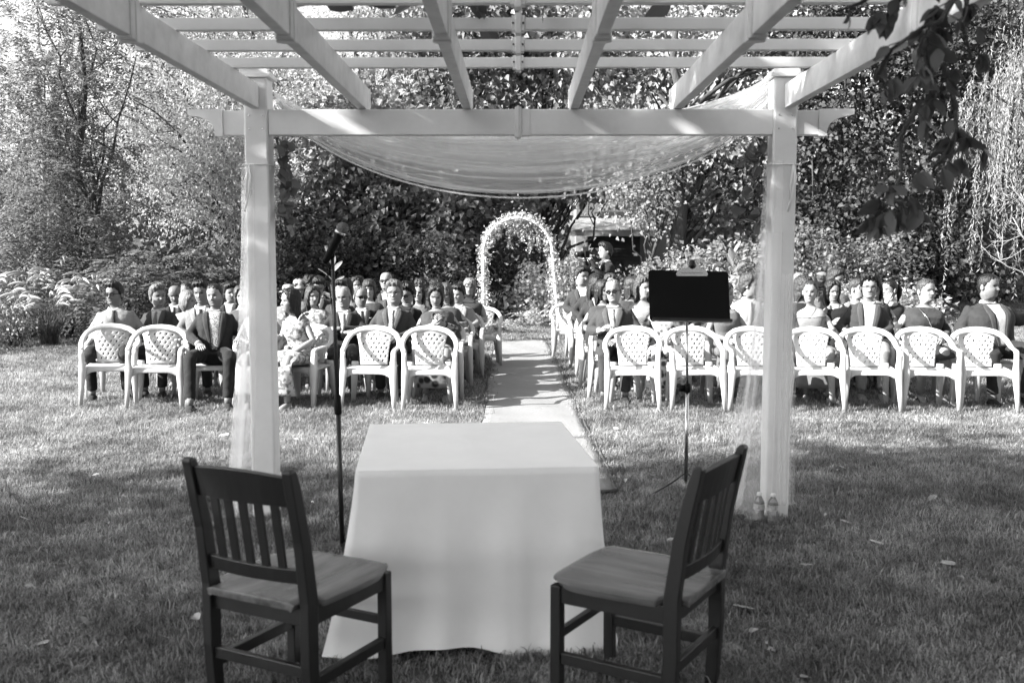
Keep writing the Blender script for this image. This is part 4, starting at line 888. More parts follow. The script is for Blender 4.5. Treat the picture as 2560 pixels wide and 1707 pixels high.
# ------------------------------------------------------------------ people
SEG = 48
_t = np.linspace(0, 2*np.pi, SEG, endpoint=False)
ANG = _t-.38*np.sin(_t)                    # more columns on the face; angle 0 = face (-Y)
HZ = np.array([.126, .122, .112, .097, .075, .05, .025, .0, -.02, -.04, -.06, -.08, -.095, -.106, -.114, -.122, -.135])
HF = np.array([.004, .030, .055, .075, .089, .0955, .0965, .093, .0915, .091, .090, .087, .083, .077, .064, .050, .045])
HB = np.array([.004, .034, .062, .083, .097, .102, .103, .101, .097, .091, .084, .076, .071, .068, .066, .064, .062])
HW = np.array([.004, .028, .048, .063, .0725, .0765, .0775, .0765, .0745, .072, .0685, .063, .0575, .0525, .050, .050, .050])
TZ = np.array([1.03, 1.005, .985, .97, .955, .935, .905, .86, .80, .72, .63, .55, .48, .44])
TWm = np.array([.050, .054, .066, .095, .128, .156, .172, .172, .172, .163, .160, .172, .180, .160])
TFm = np.array([.045, .046, .052, .060, .070, .082, .096, .110, .116, .112, .116, .122, .118, .10])
TBm = np.array([.060, .064, .070, .078, .086, .094, .104, .112, .110, .102, .098, .112, .124, .10])
TWf = np.array([.044, .047, .058, .090, .124, .150, .160, .154, .146, .132, .136, .165, .180, .160])
TFf = np.array([.040, .041, .046, .052, .060, .072, .092, .122, .128, .096, .100, .112, .114, .10])
HEADZ = 1.148
def g_(x, s): return np.exp(-(x/s)**2)
def supe(w, f, b, n=2.3):
    c, s = np.cos(ANG), np.sin(ANG)
    x = w*np.sign(s)*np.abs(s)**(2/n); y = np.where(c > 0, -f, b)*np.abs(c)**(2/n)
    return x, y
def head_surface(wide=1., jaw=1., zs=None):
    zs = zs if zs is not None else np.concatenate([np.linspace(.126, .06, 11), np.linspace(.052, -.112, 30), [-.122, -.135]])
    X = []; Y = []; Z = []
    for z in zs:
        f, b, w_ = (np.interp(-z, -HZ, q) for q in (HF, HB, HW))
        jw = 1+(jaw-1)*np.clip((-z-.02)/.06, 0, 1)
        x, y = supe(w_*wide*jw, f, b, 2.25); X.append(x); Y.append(y); Z.append(np.full(SEG, z))
    X, Y, Z = map(np.array, (X, Y, Z)); fr = np.clip(np.cos(ANG), 0, 1)[None]*np.ones_like(X)
    nose = np.where(Z > -.034, np.clip((.012-Z)/.046, 0, 1)**1.1, np.clip((Z+.048)/.014, 0, 1))
    Y -= .030*g_(X, .012)*nose*(fr > .2); Y -= .006*g_(np.abs(X)-.011, .007)*g_(Z+.036, .009)
    Y += .015*g_(np.abs(X)-.031, .016)*g_(Z-.001, .011); Y -= .006*g_(np.abs(X)-.028, .02)*g_(Z-.021, .008)
    Y -= .0045*g_(np.abs(X)-.031, .011)*g_(Z+.001, .007)
    Y -= .006*g_(X, .02)*g_(Z+.059, .006)+.006*g_(X, .017)*g_(Z+.071, .006)-.003*g_(X, .022)*g_(Z+.065, .003)
    Y -= .006*g_(np.abs(X)-.04, .018)*g_(Z+.028, .018); Y -= .006*g_(X, .02)*g_(Z+.098, .012); Y += .003*g_(X, .02)*g_(Z+.083, .006)
    return X, Y, Z
SKINM = {}
def skin(v):
    v = round(v*.47, 2)
    if v in SKINM: return SKINM[v]
    m = bpy.data.materials.new('skin_%d' % int(v*100)); m.use_nodes = True; t = m.node_tree; b = t.nodes['Principled BSDF']
    b.inputs['Roughness'].default_value = .5; b.inputs['Specular IOR Level'].default_value = .4
    a = t.nodes.new('ShaderNodeAttribute'); a.attribute_name = 'tone'; n = t.nodes.new('ShaderNodeTexNoise'); n.inputs['Scale'].default_value = 22
    mr = t.nodes.new('ShaderNodeMapRange'); mr.inputs[3].default_value = v*.93; mr.inputs[4].default_value = v*1.07; t.links.new(n.outputs[0], mr.inputs[0])
    mu = t.nodes.new('ShaderNodeMath'); mu.operation = 'MULTIPLY'; t.links.new(a.outputs['Fac'], mu.inputs[0]); t.links.new(mr.outputs[0], mu.inputs[1]); t.links.new(mu.outputs[0], b.inputs['Base Color'])
    SKINM[v] = m; return m
CLOTHM = {}
def fabric(v, pat=None):
    v = v*.5 if v > .25 else v*.62
    key = (round(v, 3), pat)
    if key in CLOTHM: return CLOTHM[key]
    m = mat('fabric_%s_%d' % (pat or 'plain', int(v*1000)), v, .8, var=.12, vscale=30, bump=.55, bscale=9, sheen=.05, spec=.2)
    if pat:
        t = m.node_tree; b = t.nodes['Principled BSDF']; tc = t.nodes['Texture Coordinate'] if 'Texture Coordinate' in t.nodes else t.nodes.new('ShaderNodeTexCoord')
        lo, hi, sc, kind = {'floral': (.10, .34, 26, 'n'), 'leafprint': (.05, .5, 16, 'v'), 'stripe': (.08, .4, 34, 'w'), 'check': (.2, .42, 60, 'c'), 'print': (.08, .42, 90, 'n'), 'lace': (.18, .34, 30, 'v'), 'darkfloral': (.015, .26, 11, 'v')}[pat]
        if kind == 'n': n = t.nodes.new('ShaderNodeTexNoise'); n.inputs['Scale'].default_value = sc; n.inputs['Detail'].default_value = 3; src = n.outputs[0]; a, c = .42, .55
        elif kind == 'v': n = t.nodes.new('ShaderNodeTexVoronoi'); n.inputs['Scale'].default_value = sc; src = n.outputs['Distance']; a, c = .35, .6
        elif kind == 'w': n = t.nodes.new('ShaderNodeTexWave'); n.inputs['Scale'].default_value = sc; src = n.outputs[1]; n.bands_direction = 'DIAGONAL'; a, c = .4, .6
        else: n = t.nodes.new('ShaderNodeTexChecker'); n.inputs['Scale'].default_value = sc; src = n.outputs[1]; a, c = 0, 1
        t.links.new(tc.outputs['Object'], n.inputs['Vector'])
        mr = t.nodes.new('ShaderNodeMapRange'); mr.inputs[1].default_value = a; mr.inputs[2].default_value = c; mr.inputs[3].default_value = lo; mr.inputs[4].default_value = hi
        t.links.new(src, mr.inputs[0]); t.links.new(mr.outputs[0], b.inputs['Base Color'])
    CLOTHM[key] = m; return m
HAIRM = {}
def hairmat(v):
    v = round(v*.42+.002, 3)
    if v not in HAIRM: HAIRM[v] = mat('hair_%d' % int(v*1000), v, .38, var=.55, vscale=45, stretch=(1.6, 1.6, .22), bump=.7, bscale=60, spec=.3)
    return HAIRM[v]

def remesh(o, vox, it=4):
    r = o.modifiers.new('remesh', 'REMESH'); r.mode = 'VOXEL'; r.voxel_size = vox; r.use_smooth_shade = True
    s = o.modifiers.new('smooth', 'SMOOTH'); s.factor = .5; s.iterations = it
    return o
def wrinkle(o, s=.010):
    tx = bpy.data.textures.get('creases') or bpy.data.textures.new('creases', 'CLOUDS'); tx.noise_scale = .05; tx.noise_depth = 1
    d = o.modifiers.new('crease', 'DISPLACE'); d.texture = tx; d.strength = s; d.mid_level = .55; d.texture_coords = 'GLOBAL'
    return o
POSE = {   # elbow, wrist, finger direction for the right side (x > 0); mirrored for the other hand
 'lap': ((.255, -.03, .715), (.085, -.285, .645), (-.55, -.75, -.15)),
 'thigh': ((.26, -.02, .715), (.145, -.30, .60), (-.15, -.95, -.2)),
 'phone': ((.25, -.06, .735), (.065, -.27, .83), (-.25, -.35, .75)),
 'crossed': ((.255, -.09, .745), (-.02, -.215, .76), (-1, .05, -.05)),
 'side': ((.27, .03, .70), (.245, -.2, .655), (-.1, -1, -.15)),
 'chin': ((.2, -.16, .77), (.07, -.16, .96), (-.2, .1, .9)),
 'back': ((.34, .09, .78), (.52, .04, .83), (.9, -.1, -.2)),
 'hold': ((.26, -.05, .73), (.12, -.26, .74), (-.6, -.3, .6)),
 'camera': ((.22, -.16, .93), (.07, -.33, 1.24), (-.3, -.5, .7)),
}
def hand(mb, wr, d, back, s, curl):
    d = Vector(d).normalized(); n = (Vector(back)-d*Vector(back).dot(d)).normalized(); sd = d.cross(n).normalized()*s   # sd points to the thumb side
    rings = []
    for q, wd, th in ((-.02, .026, .02), (.012, .031, .019), (.05, .041, .017), (.083, .043, .014), (.097, .038, .011)):
        c = wr+d*q; rings.append([c+sd*(wd*math.cos(a))+n*(th*math.sin(a)) for a in np.linspace(0, 6.283, 10, endpoint=False)])
    mb.loft(rings)
    for k, (off, L) in enumerate(((.030, .070), (.010, .080), (-.010, .075), (-.029, .058))):
        p = wr+d*.085+sd*off; pts = [p]; dd = d.copy()
        for j, fr in enumerate((.45, .32, .23)):
            rot = Matrix.Rotation(curl*(.7+.15*k/3)*(1 if j else .6), 3, sd*s*-1 if False else sd); dd = (dd*math.cos(curl*.8)-n*math.sin(curl*.8)).normalized() if False else (dd-n*(curl*.75)).normalized()
            p = p+dd*(L*fr); pts.append(p)
        mb.tube(pts, [.0095, .0088, .008, .0055], 6)
    p = wr+d*.03+sd*.028
    mb.tube([p-sd*.012, p+sd*.016+d*.022-n*.006, p+sd*.022+d*.05-n*.014, p+sd*.014+d*.07-n*.02], [.013, .0115, .0095, .006], 6)

def hair_shell(style, X, Y, Z, rs):
    """offset head surface: positive where there is hair, sunk into the head elsewhere"""
    c = np.cos(ANG)[None]*np.ones_like(X); st = style
    short = st in ('short', 'curlyshort', 'crop', 'wavyshort', 'thin')
    hl = np.interp(np.abs(np.arccos(np.clip(c, -1, 1))), [0, .55, .95, 1.25, 1.5, 1.75, 2.2, 3.15], [.078, .074, .058, .030, -.005 if short else -.03, -.045 if short else -.1, -.085 if short else -.13, -.10 if short else -.14])
    if st == 'fringe': hl = np.interp(np.abs(np.arccos(np.clip(c, -1, 1))), [0, .5, .8, 1.1, 1.4, 3.15], [.036, .036, .02, -.05, -.13, -.14])
    if st == 'thin': hl = hl+np.interp(np.abs(np.arccos(np.clip(c, -1, 1))), [0, .9, 1.3, 3.15], [.035, .03, .0, 0])
    if st in ('pony', 'bun', 'sleek'): hl = np.interp(np.abs(np.arccos(np.clip(c, -1, 1))), [0, .6, 1.0, 1.35, 1.7, 3.15], [.082, .075, .05, .02, -.02, -.10])
    if st in ('long', 'bob', 'wavy', 'parted'): hl = np.interp(np.abs(np.arccos(np.clip(c, -1, 1))), [0, .35, .7, 1.0, 1.25, 3.15], [.088, .078, .05, -.02, -.13, -.14])
    hl = hl+.007*np.sin(ANG*13+rs)+.005*np.sin(ANG*29+rs*2)
    th = {'crop': .007, 'short': .021, 'thin': .008, 'curlyshort': .03, 'wavyshort': .024, 'pony': .009, 'bun': .009, 'sleek': .009, 'fringe': .02, 'bob': .022, 'long': .018, 'wavy': .026, 'parted': .018, 'curly': .04}.get(st, .015)
    k = np.clip((Z-hl)/.018, -1, 1); off = np.where(k > 0, th*np.clip(k, 0, 1)**.6, -.012)
    nz = np.clip((Z+.02)/.14, 0, 1); L = np.sqrt(X*X+Y*Y)+1e-6
    bump = 1+(.35 if 'curl' in st else .16)*np.sin(X*95+rs)*np.sin(Z*80+Y*60+rs)+.12*np.sin(ANG[None]*17+rs)
    o = off*np.where(k > 0, bump, 1)
    if st in ('short', 'wavyshort', 'curlyshort'): o = o+np.where((k > 0), .019*g_(Z-.10, .04)*np.clip(c+.3, 0, 1), 0)
    f = 1-.45*nz
    return X+X/L*o*f, Y+Y/L*o*f, Z+o*nz*.95

def person(px, ytop, y, label, sex='m', face=0, hyaw=0, pitch=0, roll=0, skinv=.42, hair=('short', .02), wear='suit', c=(.03,), pose=('lap', 'lap'), shirt=.75, tie=None, leg=.03, feet=0.,
           girth=1., lean=-4, twist=0, extra=(), chair=True, tall=None, stand=False, brow=.25, beard=0., stache=False, legs='trousers', shoe=.03, near=False, knees=0., dx=0, who=None, wide=1., sleeve=True, seatlabel=None, pat=None, ties=None):
    X0 = gx(px, y)+dx; gzz = float(gz(X0, y))
    ztop = at(px, ytop, y).z-gzz
    zbase = 1.73 if stand else 1.281
    sc = min(1.12, max(.9, ztop/zbase)) if tall is None else tall
    dz = (ztop-zbase*sc)                                   # rest of the difference: slouch or sit up
    dz = max(-.09, min(.06, dz))
    e = empty('person', (X0, y, gzz), R(face), label=label, cat='person', group='wedding guests'); e.scale = (sc, sc, sc)
    rs = (px*7.13) % 6.28; fem = sex == 'f'; rq = random.Random(px*31+int(y*10)); wide *= rq.uniform(.96, 1.07); lean += rq.uniform(-5, 4); twist += rq.uniform(-8, 8); roll += rq.uniform(-6, 6); hyaw += rq.uniform(-5, 5); tilt = rq.uniform(-4, 4)*(1 if y < 12 else 2.2); hyaw += rq.uniform(-14, 14)*(y > 12)
    up0 = .50 if not stand else .0
    S = .45 if stand else 0.                                # standing lifts the whole trunk
    lm = Matrix.Translation((0, .02, .5)) @ Euler((R(lean), R(tilt), R(twist))).to_matrix().to_4x4() @ Matrix.Translation((0, -.02, -.5))
    lm = Matrix.Translation((0, .05, dz/sc+S)) @ lm
    U = lambda p: lm @ Vector(p)
    W_, F_ = (TWf, TFf) if fem else (TWm, TFm); B_ = TBm*(.93 if fem else 1)
    gw = lambda z: 1+(girth-1)*np.clip((1.0-z)/.12, 0, 1)
    def dims(z, o=0): k = float(gw(z)); return np.interp(-z, -TZ, W_)*k+o, np.interp(-z, -TZ, F_)*(k if girth < 1 else k*k)+o, np.interp(-z, -TZ, B_)*k+o
    def front(x, z, o):
        w_, f, b = dims(z, o); n = 2.5; return -f*max(0, 1-min(1, abs(x)/w_)**n)**(1/n)
    Hm = Euler((R(pitch), R(roll), R(hyaw))).to_matrix()
    hc = U((0, -.008, HEADZ))
    def Hd(p): return hc+Hm @ Vector(p)
    # ---- body: head, neck and trunk in one continuous loft
    X, Y, Z = head_surface(wide*(.955 if fem else 1), (.9 if fem else 1.03)*(1.08 if girth > 1.15 else 1))
    body = MB(); rings = []; tone = []
    aX = np.abs(X); frm = (np.cos(ANG)[None] > .1)
    T = np.ones_like(X)
    T *= 1-(1-brow)*1.0*np.clip(1.5*g_(aX-.031, .017)**.7*g_(Z-.0235-.004*(aX > .035), .0045 if fem else .006), 0, 1)*frm
    T *= 1-.86*np.clip(1.8*g_(aX-.031, .0125)*g_(Z-.002, .0070), 0, 1)*frm
    T *= 1-(.5 if fem else .36)*np.clip(1.4*g_(X, .02)*g_(Z+.065, .008), 0, 1)*frm
    T *= 1-.35*g_(aX-.009, .005)*g_(Z+.042, .004)*frm
    if stache: T *= 1-.8*np.clip(1.4*g_(X, .024)*g_(Z+.051, .006), 0, 1)*frm
    if beard: T *= 1-beard*np.clip((-.035-Z)/.02, 0, 1)*np.clip(1.2-g_(X, .022)*g_(Z+.062, .014), .1, 1)*frm
    for i in range(len(X)):
        z = Z[i, 0]; wgt = np.clip((z+.128)/.02, 0, 1) if z < -.112 else 1.
        ring = []
        for j in range(SEG):
            p = Hd((X[i, j], Y[i, j], Z[i, j]))
            if wgt < 1: p = p*float(wgt)+U((X[i, j], Y[i, j]-.008, Z[i, j]+HEADZ))*float(1-wgt)
            ring.append(p)
        rings.append(ring); tone += list(T[i])
    for z in (1.005, .985, .97, .955, .935, .905, .86, .80, .72, .63, .55, .48, .44):
        w_, f, b = dims(z); x, yy = supe(w_, f, b, 2.4); rings.append([U((x[j], yy[j]+.004, z)) for j in range(SEG)]); tone += [1.]*SEG
    body.loft(rings)
    # ears
    for s in (-1, 1):
        wv = .0765*wide*(.955 if fem else 1)
        ear = [[Hd((s*(wv-.004+t*.018), .012+t*.006+r_*.017*math.cos(a)*(1-.25*math.sin(a)), -.012+r_*.031*math.sin(a)+.004)) for a in np.linspace(0, 6.28, 10, endpoint=False)] for t, r_ in ((0, .6), (.5, .9), (1, 1.), (1.1, .8))]
        if hair[0] not in ('long', 'bob', 'wavy', 'fringe', 'parted', 'curly'): body.loft(ear)
    # arms
    sh = {}; bare = wear in ('strapless', 'sleeveless') or not sleeve
    for s, ps in ((-1, pose[0]), (1, pose[1])):
        el, wr, fd = POSE[ps]; gk = (girth-1)*.6
        A = Vector((s*(W_[6]*(1+(girth-1)*.8)-.028), .012, .905)); E = Vector((s*(el[0]-(.02 if fem else 0)+gk*.16), el[1], el[2])); Wp = Vector((s*wr[0], wr[1]-gk*.12, wr[2]))
        if stand and ps != 'camera': E.z -= 0
        if ps == 'camera': A2 = A
        fdv = Vector((s*fd[0], fd[1], fd[2]))
        if ps == 'crossed': Wp.z += .02*s
        A, E, Wp = U(A), U(E), U(Wp); fdv = lm.to_3x3() @ fdv
        if stand and ps == 'camera': E, Wp = E-Vector((0, 0, .2)), Wp-Vector((0, 0, .2))
        sh[s] = (A, E, Wp)
        r = (.043, .040, .034, .036, .025) if fem else (.050, .047, .038, .041, .028); gk2 = 1+(girth-1)*.8
        pts = [A-(E-A)*.05, A.lerp(E, .3), A.lerp(E, .95), E.lerp(Wp, .3), Wp]
        body.tube([A.lerp(E, .0)+Vector((-s*.02, 0, -.005))]+pts[1:], [x*gk2 for x in r], 14)
        fa = (Wp-E).normalized(); fdv = (fdv.normalized()*1.0+fa*.6).normalized()
        bk = Vector((0, -.55, .85)) if ps not in ('phone', 'chin', 'camera') else Vector((s*.5, -.8, .2))
        hand(body, Wp+fa*.01, fdv, bk, -s, .55 if ps in ('phone', 'camera', 'hold') else .32)
    # legs
    hipz = .515+S+.0; sp = .10+knees
    if stand: LG = {s: (Vector((s*.09, .03, .93)), Vector((s*.1, .0, .5)), Vector((s*.11, .03, .08))) for s in (-1, 1)}
    else: LG = {s: (Vector((s*.088, .03, .525)), Vector((s*sp*1.15, -.395, .535)), Vector((s*(sp+.01), -.36-feet+.07*math.sin(rs+s*2), .085))) for s in (-1, 1)}
    if legs in ('skirt', 'bare'):
        for s in (-1, 1):
            a, k, an = LG[s]; body.tube([a, a.lerp(k, .5), k+Vector((0, .03, -.01)), k+Vector((0, .005, -.05)) if not stand else k, k.lerp(an, .45), an], [.075, .068, .055, .054, .047, .032], 12)
            body.tube([an+Vector((0, .03, -.02)), an+Vector((0, -.05, -.035)), an+Vector((0, -.12, -.06)), an+Vector((0, -.17, -.065))], [.028, .032, .034, .015], 8, flat=.6)
    tone += [1.]*(len(body.v)-len(tone))
    me = body.mesh('body'); a = me.color_attributes.new('tone', 'FLOAT_COLOR', 'POINT'); tn = np.array(tone, dtype=np.float32)
    a.data.foreach_set('color', np.stack([tn, tn, tn, np.ones_like(tn)], 1).ravel()); link('body', me, skin(skinv), e)
    # ---- hair
    st, hv = hair[0], hair[1]; hm = hairmat(hv)
    if st != 'bald':
        base = {'curly': 'curly', 'wavy': 'wavy'}.get(st, st)
        zs = np.concatenate([np.linspace(.126, .06, 11), np.linspace(.05, -.132, 20)])
        hX, hY, hZ = head_surface(wide*(.955 if fem else 1), 1., zs); hX, hY, hZ = hair_shell(base, hX, hY, hZ, rs)
        h = MB(); hr = [[Hd((hX[i, j], hY[i, j], hZ[i, j])) for j in range(SEG)] for i in range(len(zs))]
        h.loft(hr)
        if st in ('long', 'bob', 'wavy', 'parted', 'fringe', 'curly') or st == 'shoulder':
            Ln = {'bob': .155, 'fringe': .17, 'wavy': .25, 'long': .36, 'parted': .30, 'curly': .2}[st]; rr = []
            for q in np.linspace(0, 1, 12):
                z = .03-q*(Ln+.03); cur = 1+.06*math.sin(q*9+rs)*(st in ('wavy', 'curly')); taper = (1-.35*q**3)
                ring = []
                for j in range(28):
                    a_ = j/28*6.283; sx, cy = math.sin(a_), math.cos(a_)
                    xx = (.094 if st != 'curly' else .115)*sx*cur*taper; fr_ = -.035+.025*q if st != 'parted' else -.055
                    yy = (.112*abs(cy)**.8 if cy < 0 else fr_*abs(cy)**.25) if True else 0
                    yy = (.118*(-cy)**.8*taper if cy < 0 else (fr_+.05*(1-abs(sx)**3))*cy**.3)
                    wob = .005*math.sin(a_*9+rs+q*4*(st in ('wavy', 'curly')))
                    p1 = Hd((xx*(1+wob*8), yy+wob, z)); f2 = max(0, min(1, (q*(Ln+.03)-.13)/.12))
                    if f2 > 0:                              # long hair comes to rest on the shoulders and back
                        p2 = U((xx*1.15, max(yy, -.02)+.035 if cy < 0 else yy-.045*f2, z+HEADZ)); p1 = p1*(1-f2)+p2*f2
                    ring.append(p1)
                rr.append(ring)
            h.loft(rr)
        if st == 'pony':
            h.tube([Hd((0, .09, .05)), Hd((0.01, .135, .05)), Hd((.02, .16, .0)), Hd((.02, .15, -.08)), Hd((.015, .14, -.16))], [.02, .032, .036, .03, .006], 10)
        if st == 'bun':
            cb = Vector((0, .115, .02)); h.tube([Hd(cb+Vector((0, q-.03, 0))) for q in (0, .01, .03, .05, .06)], [.012, .035, .042, .034, .01], 12)
        o = h.obj('hair', hm, e)
        if not ('curl' in st or st in ('wavy', 'wavyshort')):
            tx = bpy.data.textures.get('locks') or bpy.data.textures.new('locks', 'CLOUDS'); tx.noise_scale = .018; tx.noise_depth = 2
            if near: s_ = o.modifiers.new('sub', 'SUBSURF'); s_.levels = 1; s_.render_levels = 1
            d_ = o.modifiers.new('lock', 'DISPLACE'); d_.texture = tx; d_.strength = .0045; d_.mid_level = .5
        if 'curl' in st or st in ('wavy', 'wavyshort'):
            tx = bpy.data.textures.get('curls') or bpy.data.textures.new('curls', 'CLOUDS'); tx.noise_scale = .022
            s_ = o.modifiers.new('sub', 'SUBSURF'); s_.levels = 1; s_.render_levels = 1
            d_ = o.modifiers.new('curl', 'DISPLACE'); d_.texture = tx; d_.strength = .026 if 'curl' in st else .011; d_.mid_level = .5
    # ---- clothes
    vox = .012 if near else .017
    def patch(name, rows, m, off, par, cols=5, th=.004):
        """rows: (z, x_left, x_right) draped on the front of the trunk"""
        b = MB(); vs = []; fs = []
        for z, xl, xr in rows:
            for k in range(cols): x = xl+(xr-xl)*k/(cols-1); vs.append(U((x, front(x, z, off), z)))
        n = len(rows)
        for i in range(n-1):
            for k in range(cols-1): fs.append((i*cols+k, (i+1)*cols+k, (i+1)*cols+k+1, i*cols+k+1))
        b.add(vs, fs); o = b.obj(name, m, par); s_ = o.modifiers.new('t', 'SOLIDIFY'); s_.thickness = th; s_.offset = 1
        return o
    def trunk(b, z1, z0, o, flare=0):
        zz = [z for z in (1.0, .985, .97, .955, .935, .905, .86, .80, .72, .63, .55, .50, .47) if z0 <= z <= z1]; rr = []
        for z in zz:
            w_, f, bb = dims(z, o); x, yy = supe(w_+flare*max(0, .6-z), f, bb, 2.5); rr.append([U((x[j], yy[j]+.004, z)) for j in range(0, SEG, 2)])
        b.loft(rr)
    def sleeves(b, o, to=1.0):
        for s in (-1, 1):
            A, E, Wp = sh[s]; r = ((.046, .043, .040, .034) if fem else (.055, .052, .047, .039)); gk2 = 1+(girth-1)*.8
            inn = A+Vector((-s*.05, 0, -.02)); end = E.lerp(Wp, to-.06) if to > .5 else A.lerp(E, to*2)
            if to > .5: b.tube([inn, A+Vector((0, 0, .008)), A.lerp(E, .4), A.lerp(E, .9), E.lerp(Wp, .15), E.lerp(Wp, .55), end], [(.05+o)*gk2, (r[0]+o)*gk2, (r[1]+o)*gk2, (r[2]+.006+o)*gk2, (r[2]+.006+o)*gk2, (r[2]+o)*gk2, r[3]+o], 12)
            else: b.tube([inn, A+Vector((0, 0, .008)), A.lerp(E, .3), end], [(.05+o)*gk2, (r[0]+o)*gk2, (r[1]+.004+o)*gk2, (r[1]+.008+o)*gk2], 12)
    def collar(v, wv=.012):
        b = MB(); rr = []
        for z, o, drop in ((1.012, .006, .0), (1.016, .010, .0), (.992, .016, .02), (.985, .008, .0)):
            w_, f, bb = dims(z if z < 1.0 else 1.0, o); w_ = np.interp(-z, -TZ, W_)+o+.004; f = np.interp(-z, -TZ, F_)+o+.006; bb = np.interp(-z, -TZ, B_)+o+.002
            x, yy = supe(w_, f, bb, 2.2); cf = np.clip(np.cos(ANG), 0, 1)
            rr.append([U((x[j], yy[j], z-.03*cf[j]**2-drop*.8*cf[j])) for j in range(0, SEG, 2)])
        b.loft(rr, cap=False); return b.obj('collar', fabric(v), e)
    topv = c[0]
    if wear in ('suit', 'opensuit'):
        b = MB(); trunk(b, .985, .47, .012 if not fem else .010, .12); sleeves(b, .0); jk = wrinkle(remesh(b.obj('jacket', fabric(topv), e), vox))
        op = .028 if wear == 'opensuit' else .004; zb = .56 if wear == 'opensuit' else .66
        zs = np.linspace(.968, zb, 12); vh = lambda z: op+((.072 if wear == 'opensuit' else .064)-op)*((z-zb)/(.968-zb))**1.05
        patch('shirt_front', [(z, -vh(z)-.012, vh(z)+.012) for z in zs], fabric(shirt, pat), .0160, e)
        for s in (-1, 1):
            lw = lambda z: .012+.05*math.sin(min(1, (z-zb)/(.90-zb))*1.5)*(1 if z < .925 else max(.35, 1-(z-.925)/.05))
            patch('lapel', [(z, s*vh(z), s*(vh(z)+lw(z))) if s > 0 else (z, -(vh(z)+lw(z)), -vh(z)) for z in np.linspace(.968, zb, 14)], fabric(min(.8, topv*1.4+.004)), .0215, jk, 4, .005)
            A, E, Wp = sh[s]; q = MB(); q.tube([E.lerp(Wp, .90), E.lerp(Wp, .985)], [.039, .036], 12); q.obj('cuff', fabric(shirt), e)
        collar(shirt)
    elif wear == 'shirt':
        b = MB(); trunk(b, .99, .50, .013); sleeves(b, -.004); wrinkle(remesh(b.obj('shirt', fabric(topv, pat), e), vox)); collar(topv)
        patch('placket', [(z, -.013, .013) for z in np.linspace(.965, .52, 12)], fabric(topv), .0155, e, 3, .002)
    elif wear == 'top':
        b = MB(); trunk(b, .97 if fem else .985, .47, .012); sleeves(b, -.006 if fem else -.002); wrinkle(remesh(b.obj('blouse', fabric(topv, pat), e), vox))
    elif wear == 'tee':
        b = MB(); trunk(b, .97, .47, .012); sleeves(b, .0, .3); remesh(b.obj('blouse', fabric(topv, pat), e), vox)
    elif wear == 'sleeveless':
        b = MB(); trunk(b, .935, .47, .010)
        for s in (-1, 1): b.tube([U((s*.085, front(.085, .93, .004), .925)), U((s*.1, -.02, .97 if fem else .98)), U((s*.09, .085, .93))], [.022, .024, .022], 8, flat=.35)
        remesh(b.obj('dress_bodice', fabric(topv, pat), e), vox*.85, 3)
    elif wear == 'strapless':
        b = MB(); rr = []
        for z in (.872, .862, .83, .80, .76, .72, .63, .55, .48):
            w_, f, bb = dims(z, .008); x, yy = supe(w_, f, bb, 2.5); rr.append([U((x[j], yy[j]+.004, z+(.012*abs(math.sin(ANG[j]))))) for j in range(SEG)])
        b.loft(rr); b.obj('dress_bodice', fabric(topv, pat), e)
        q = MB(); ww, ff, bb = dims(.87, .011); x, yy = supe(ww, ff, bb, 2.5); q.tube([U((x[j], yy[j]+.004, .868+.012*abs(math.sin(ANG[j])))) for j in list(range(0, SEG, 2))+[0]], .006, 6); q.obj('hem', fabric(topv*1.1), e)
    if tie is not None:
        tm = fabric(tie, ties); oo = .0245 if wear != 'shirt' else .021
        patch('tie', [(.955, -.016, .016), (.935, -.013, .013), (.93, -.011, .011), (.86, -.02, .02), (.76, -.03, .03), (.62 if wear == 'shirt' else .69, -.036, .036), (.59 if wear == 'shirt' else .66, -.012, .012)], tm, oo, e, 3, .006)
    # lower body
    if legs == 'trousers':
        b = MB(); pz = .49+S
        b.tube([(0, .15, pz+.01), (0, .08, pz), (0, -.04, pz), (0, -.13, pz)] if not stand else [(0, .02, 1.0), (0, .02, .92), (0, .02, .84)], [(.14, .07), (.175, .088), (.17, .085), (.12, .06)] if not stand else [.17, .17, .15], 16)
        for s in (-1, 1):
            a_, k, an = LG[s]; gk2 = 1+(girth-1)*.6
            b.tube([a_, a_.lerp(k, .5), k+Vector((0, .035, 0)), k+Vector((0, -.005, -.03)), k.lerp(an, .3), k.lerp(an, .92)], [.088*gk2, .08*gk2, .069*gk2, .068*gk2, .062, .056], 14)
        wrinkle(remesh(b.obj('trousers', fabric(leg), e), .014 if near else .018, 3))
        for s in (-1, 1):
            an = LG[s][2]; q = MB(); q.tube([an+Vector((0, 0, .06)), an+Vector((0, -.005, -.01))], [.036, .036], 10); q.obj('sock', fabric(.3 if near else .05), e)
    else:
        hem = {'skirt': .36, 'bare': .9}[legs]; hz = .16 if legs == 'skirt' else .44
        b = MB(); rr = []; kx = LG[1][1].x+.08
        path = [((0, .12), .50, .17, .09), ((0, .02), .51, .19, .095), ((0, -.15), .525, .195, .088), ((0, -.32), .53, .2, .082), ((0, -.43), .50, .205, .08), ((0, -.45), .42, .21, .075), ((0, -.44), .32, .215, .08), ((0, -.42), .22, .225, .09), ((0, -.41), hz, .23, .1)]
        if legs == 'bare': path = path[:5]
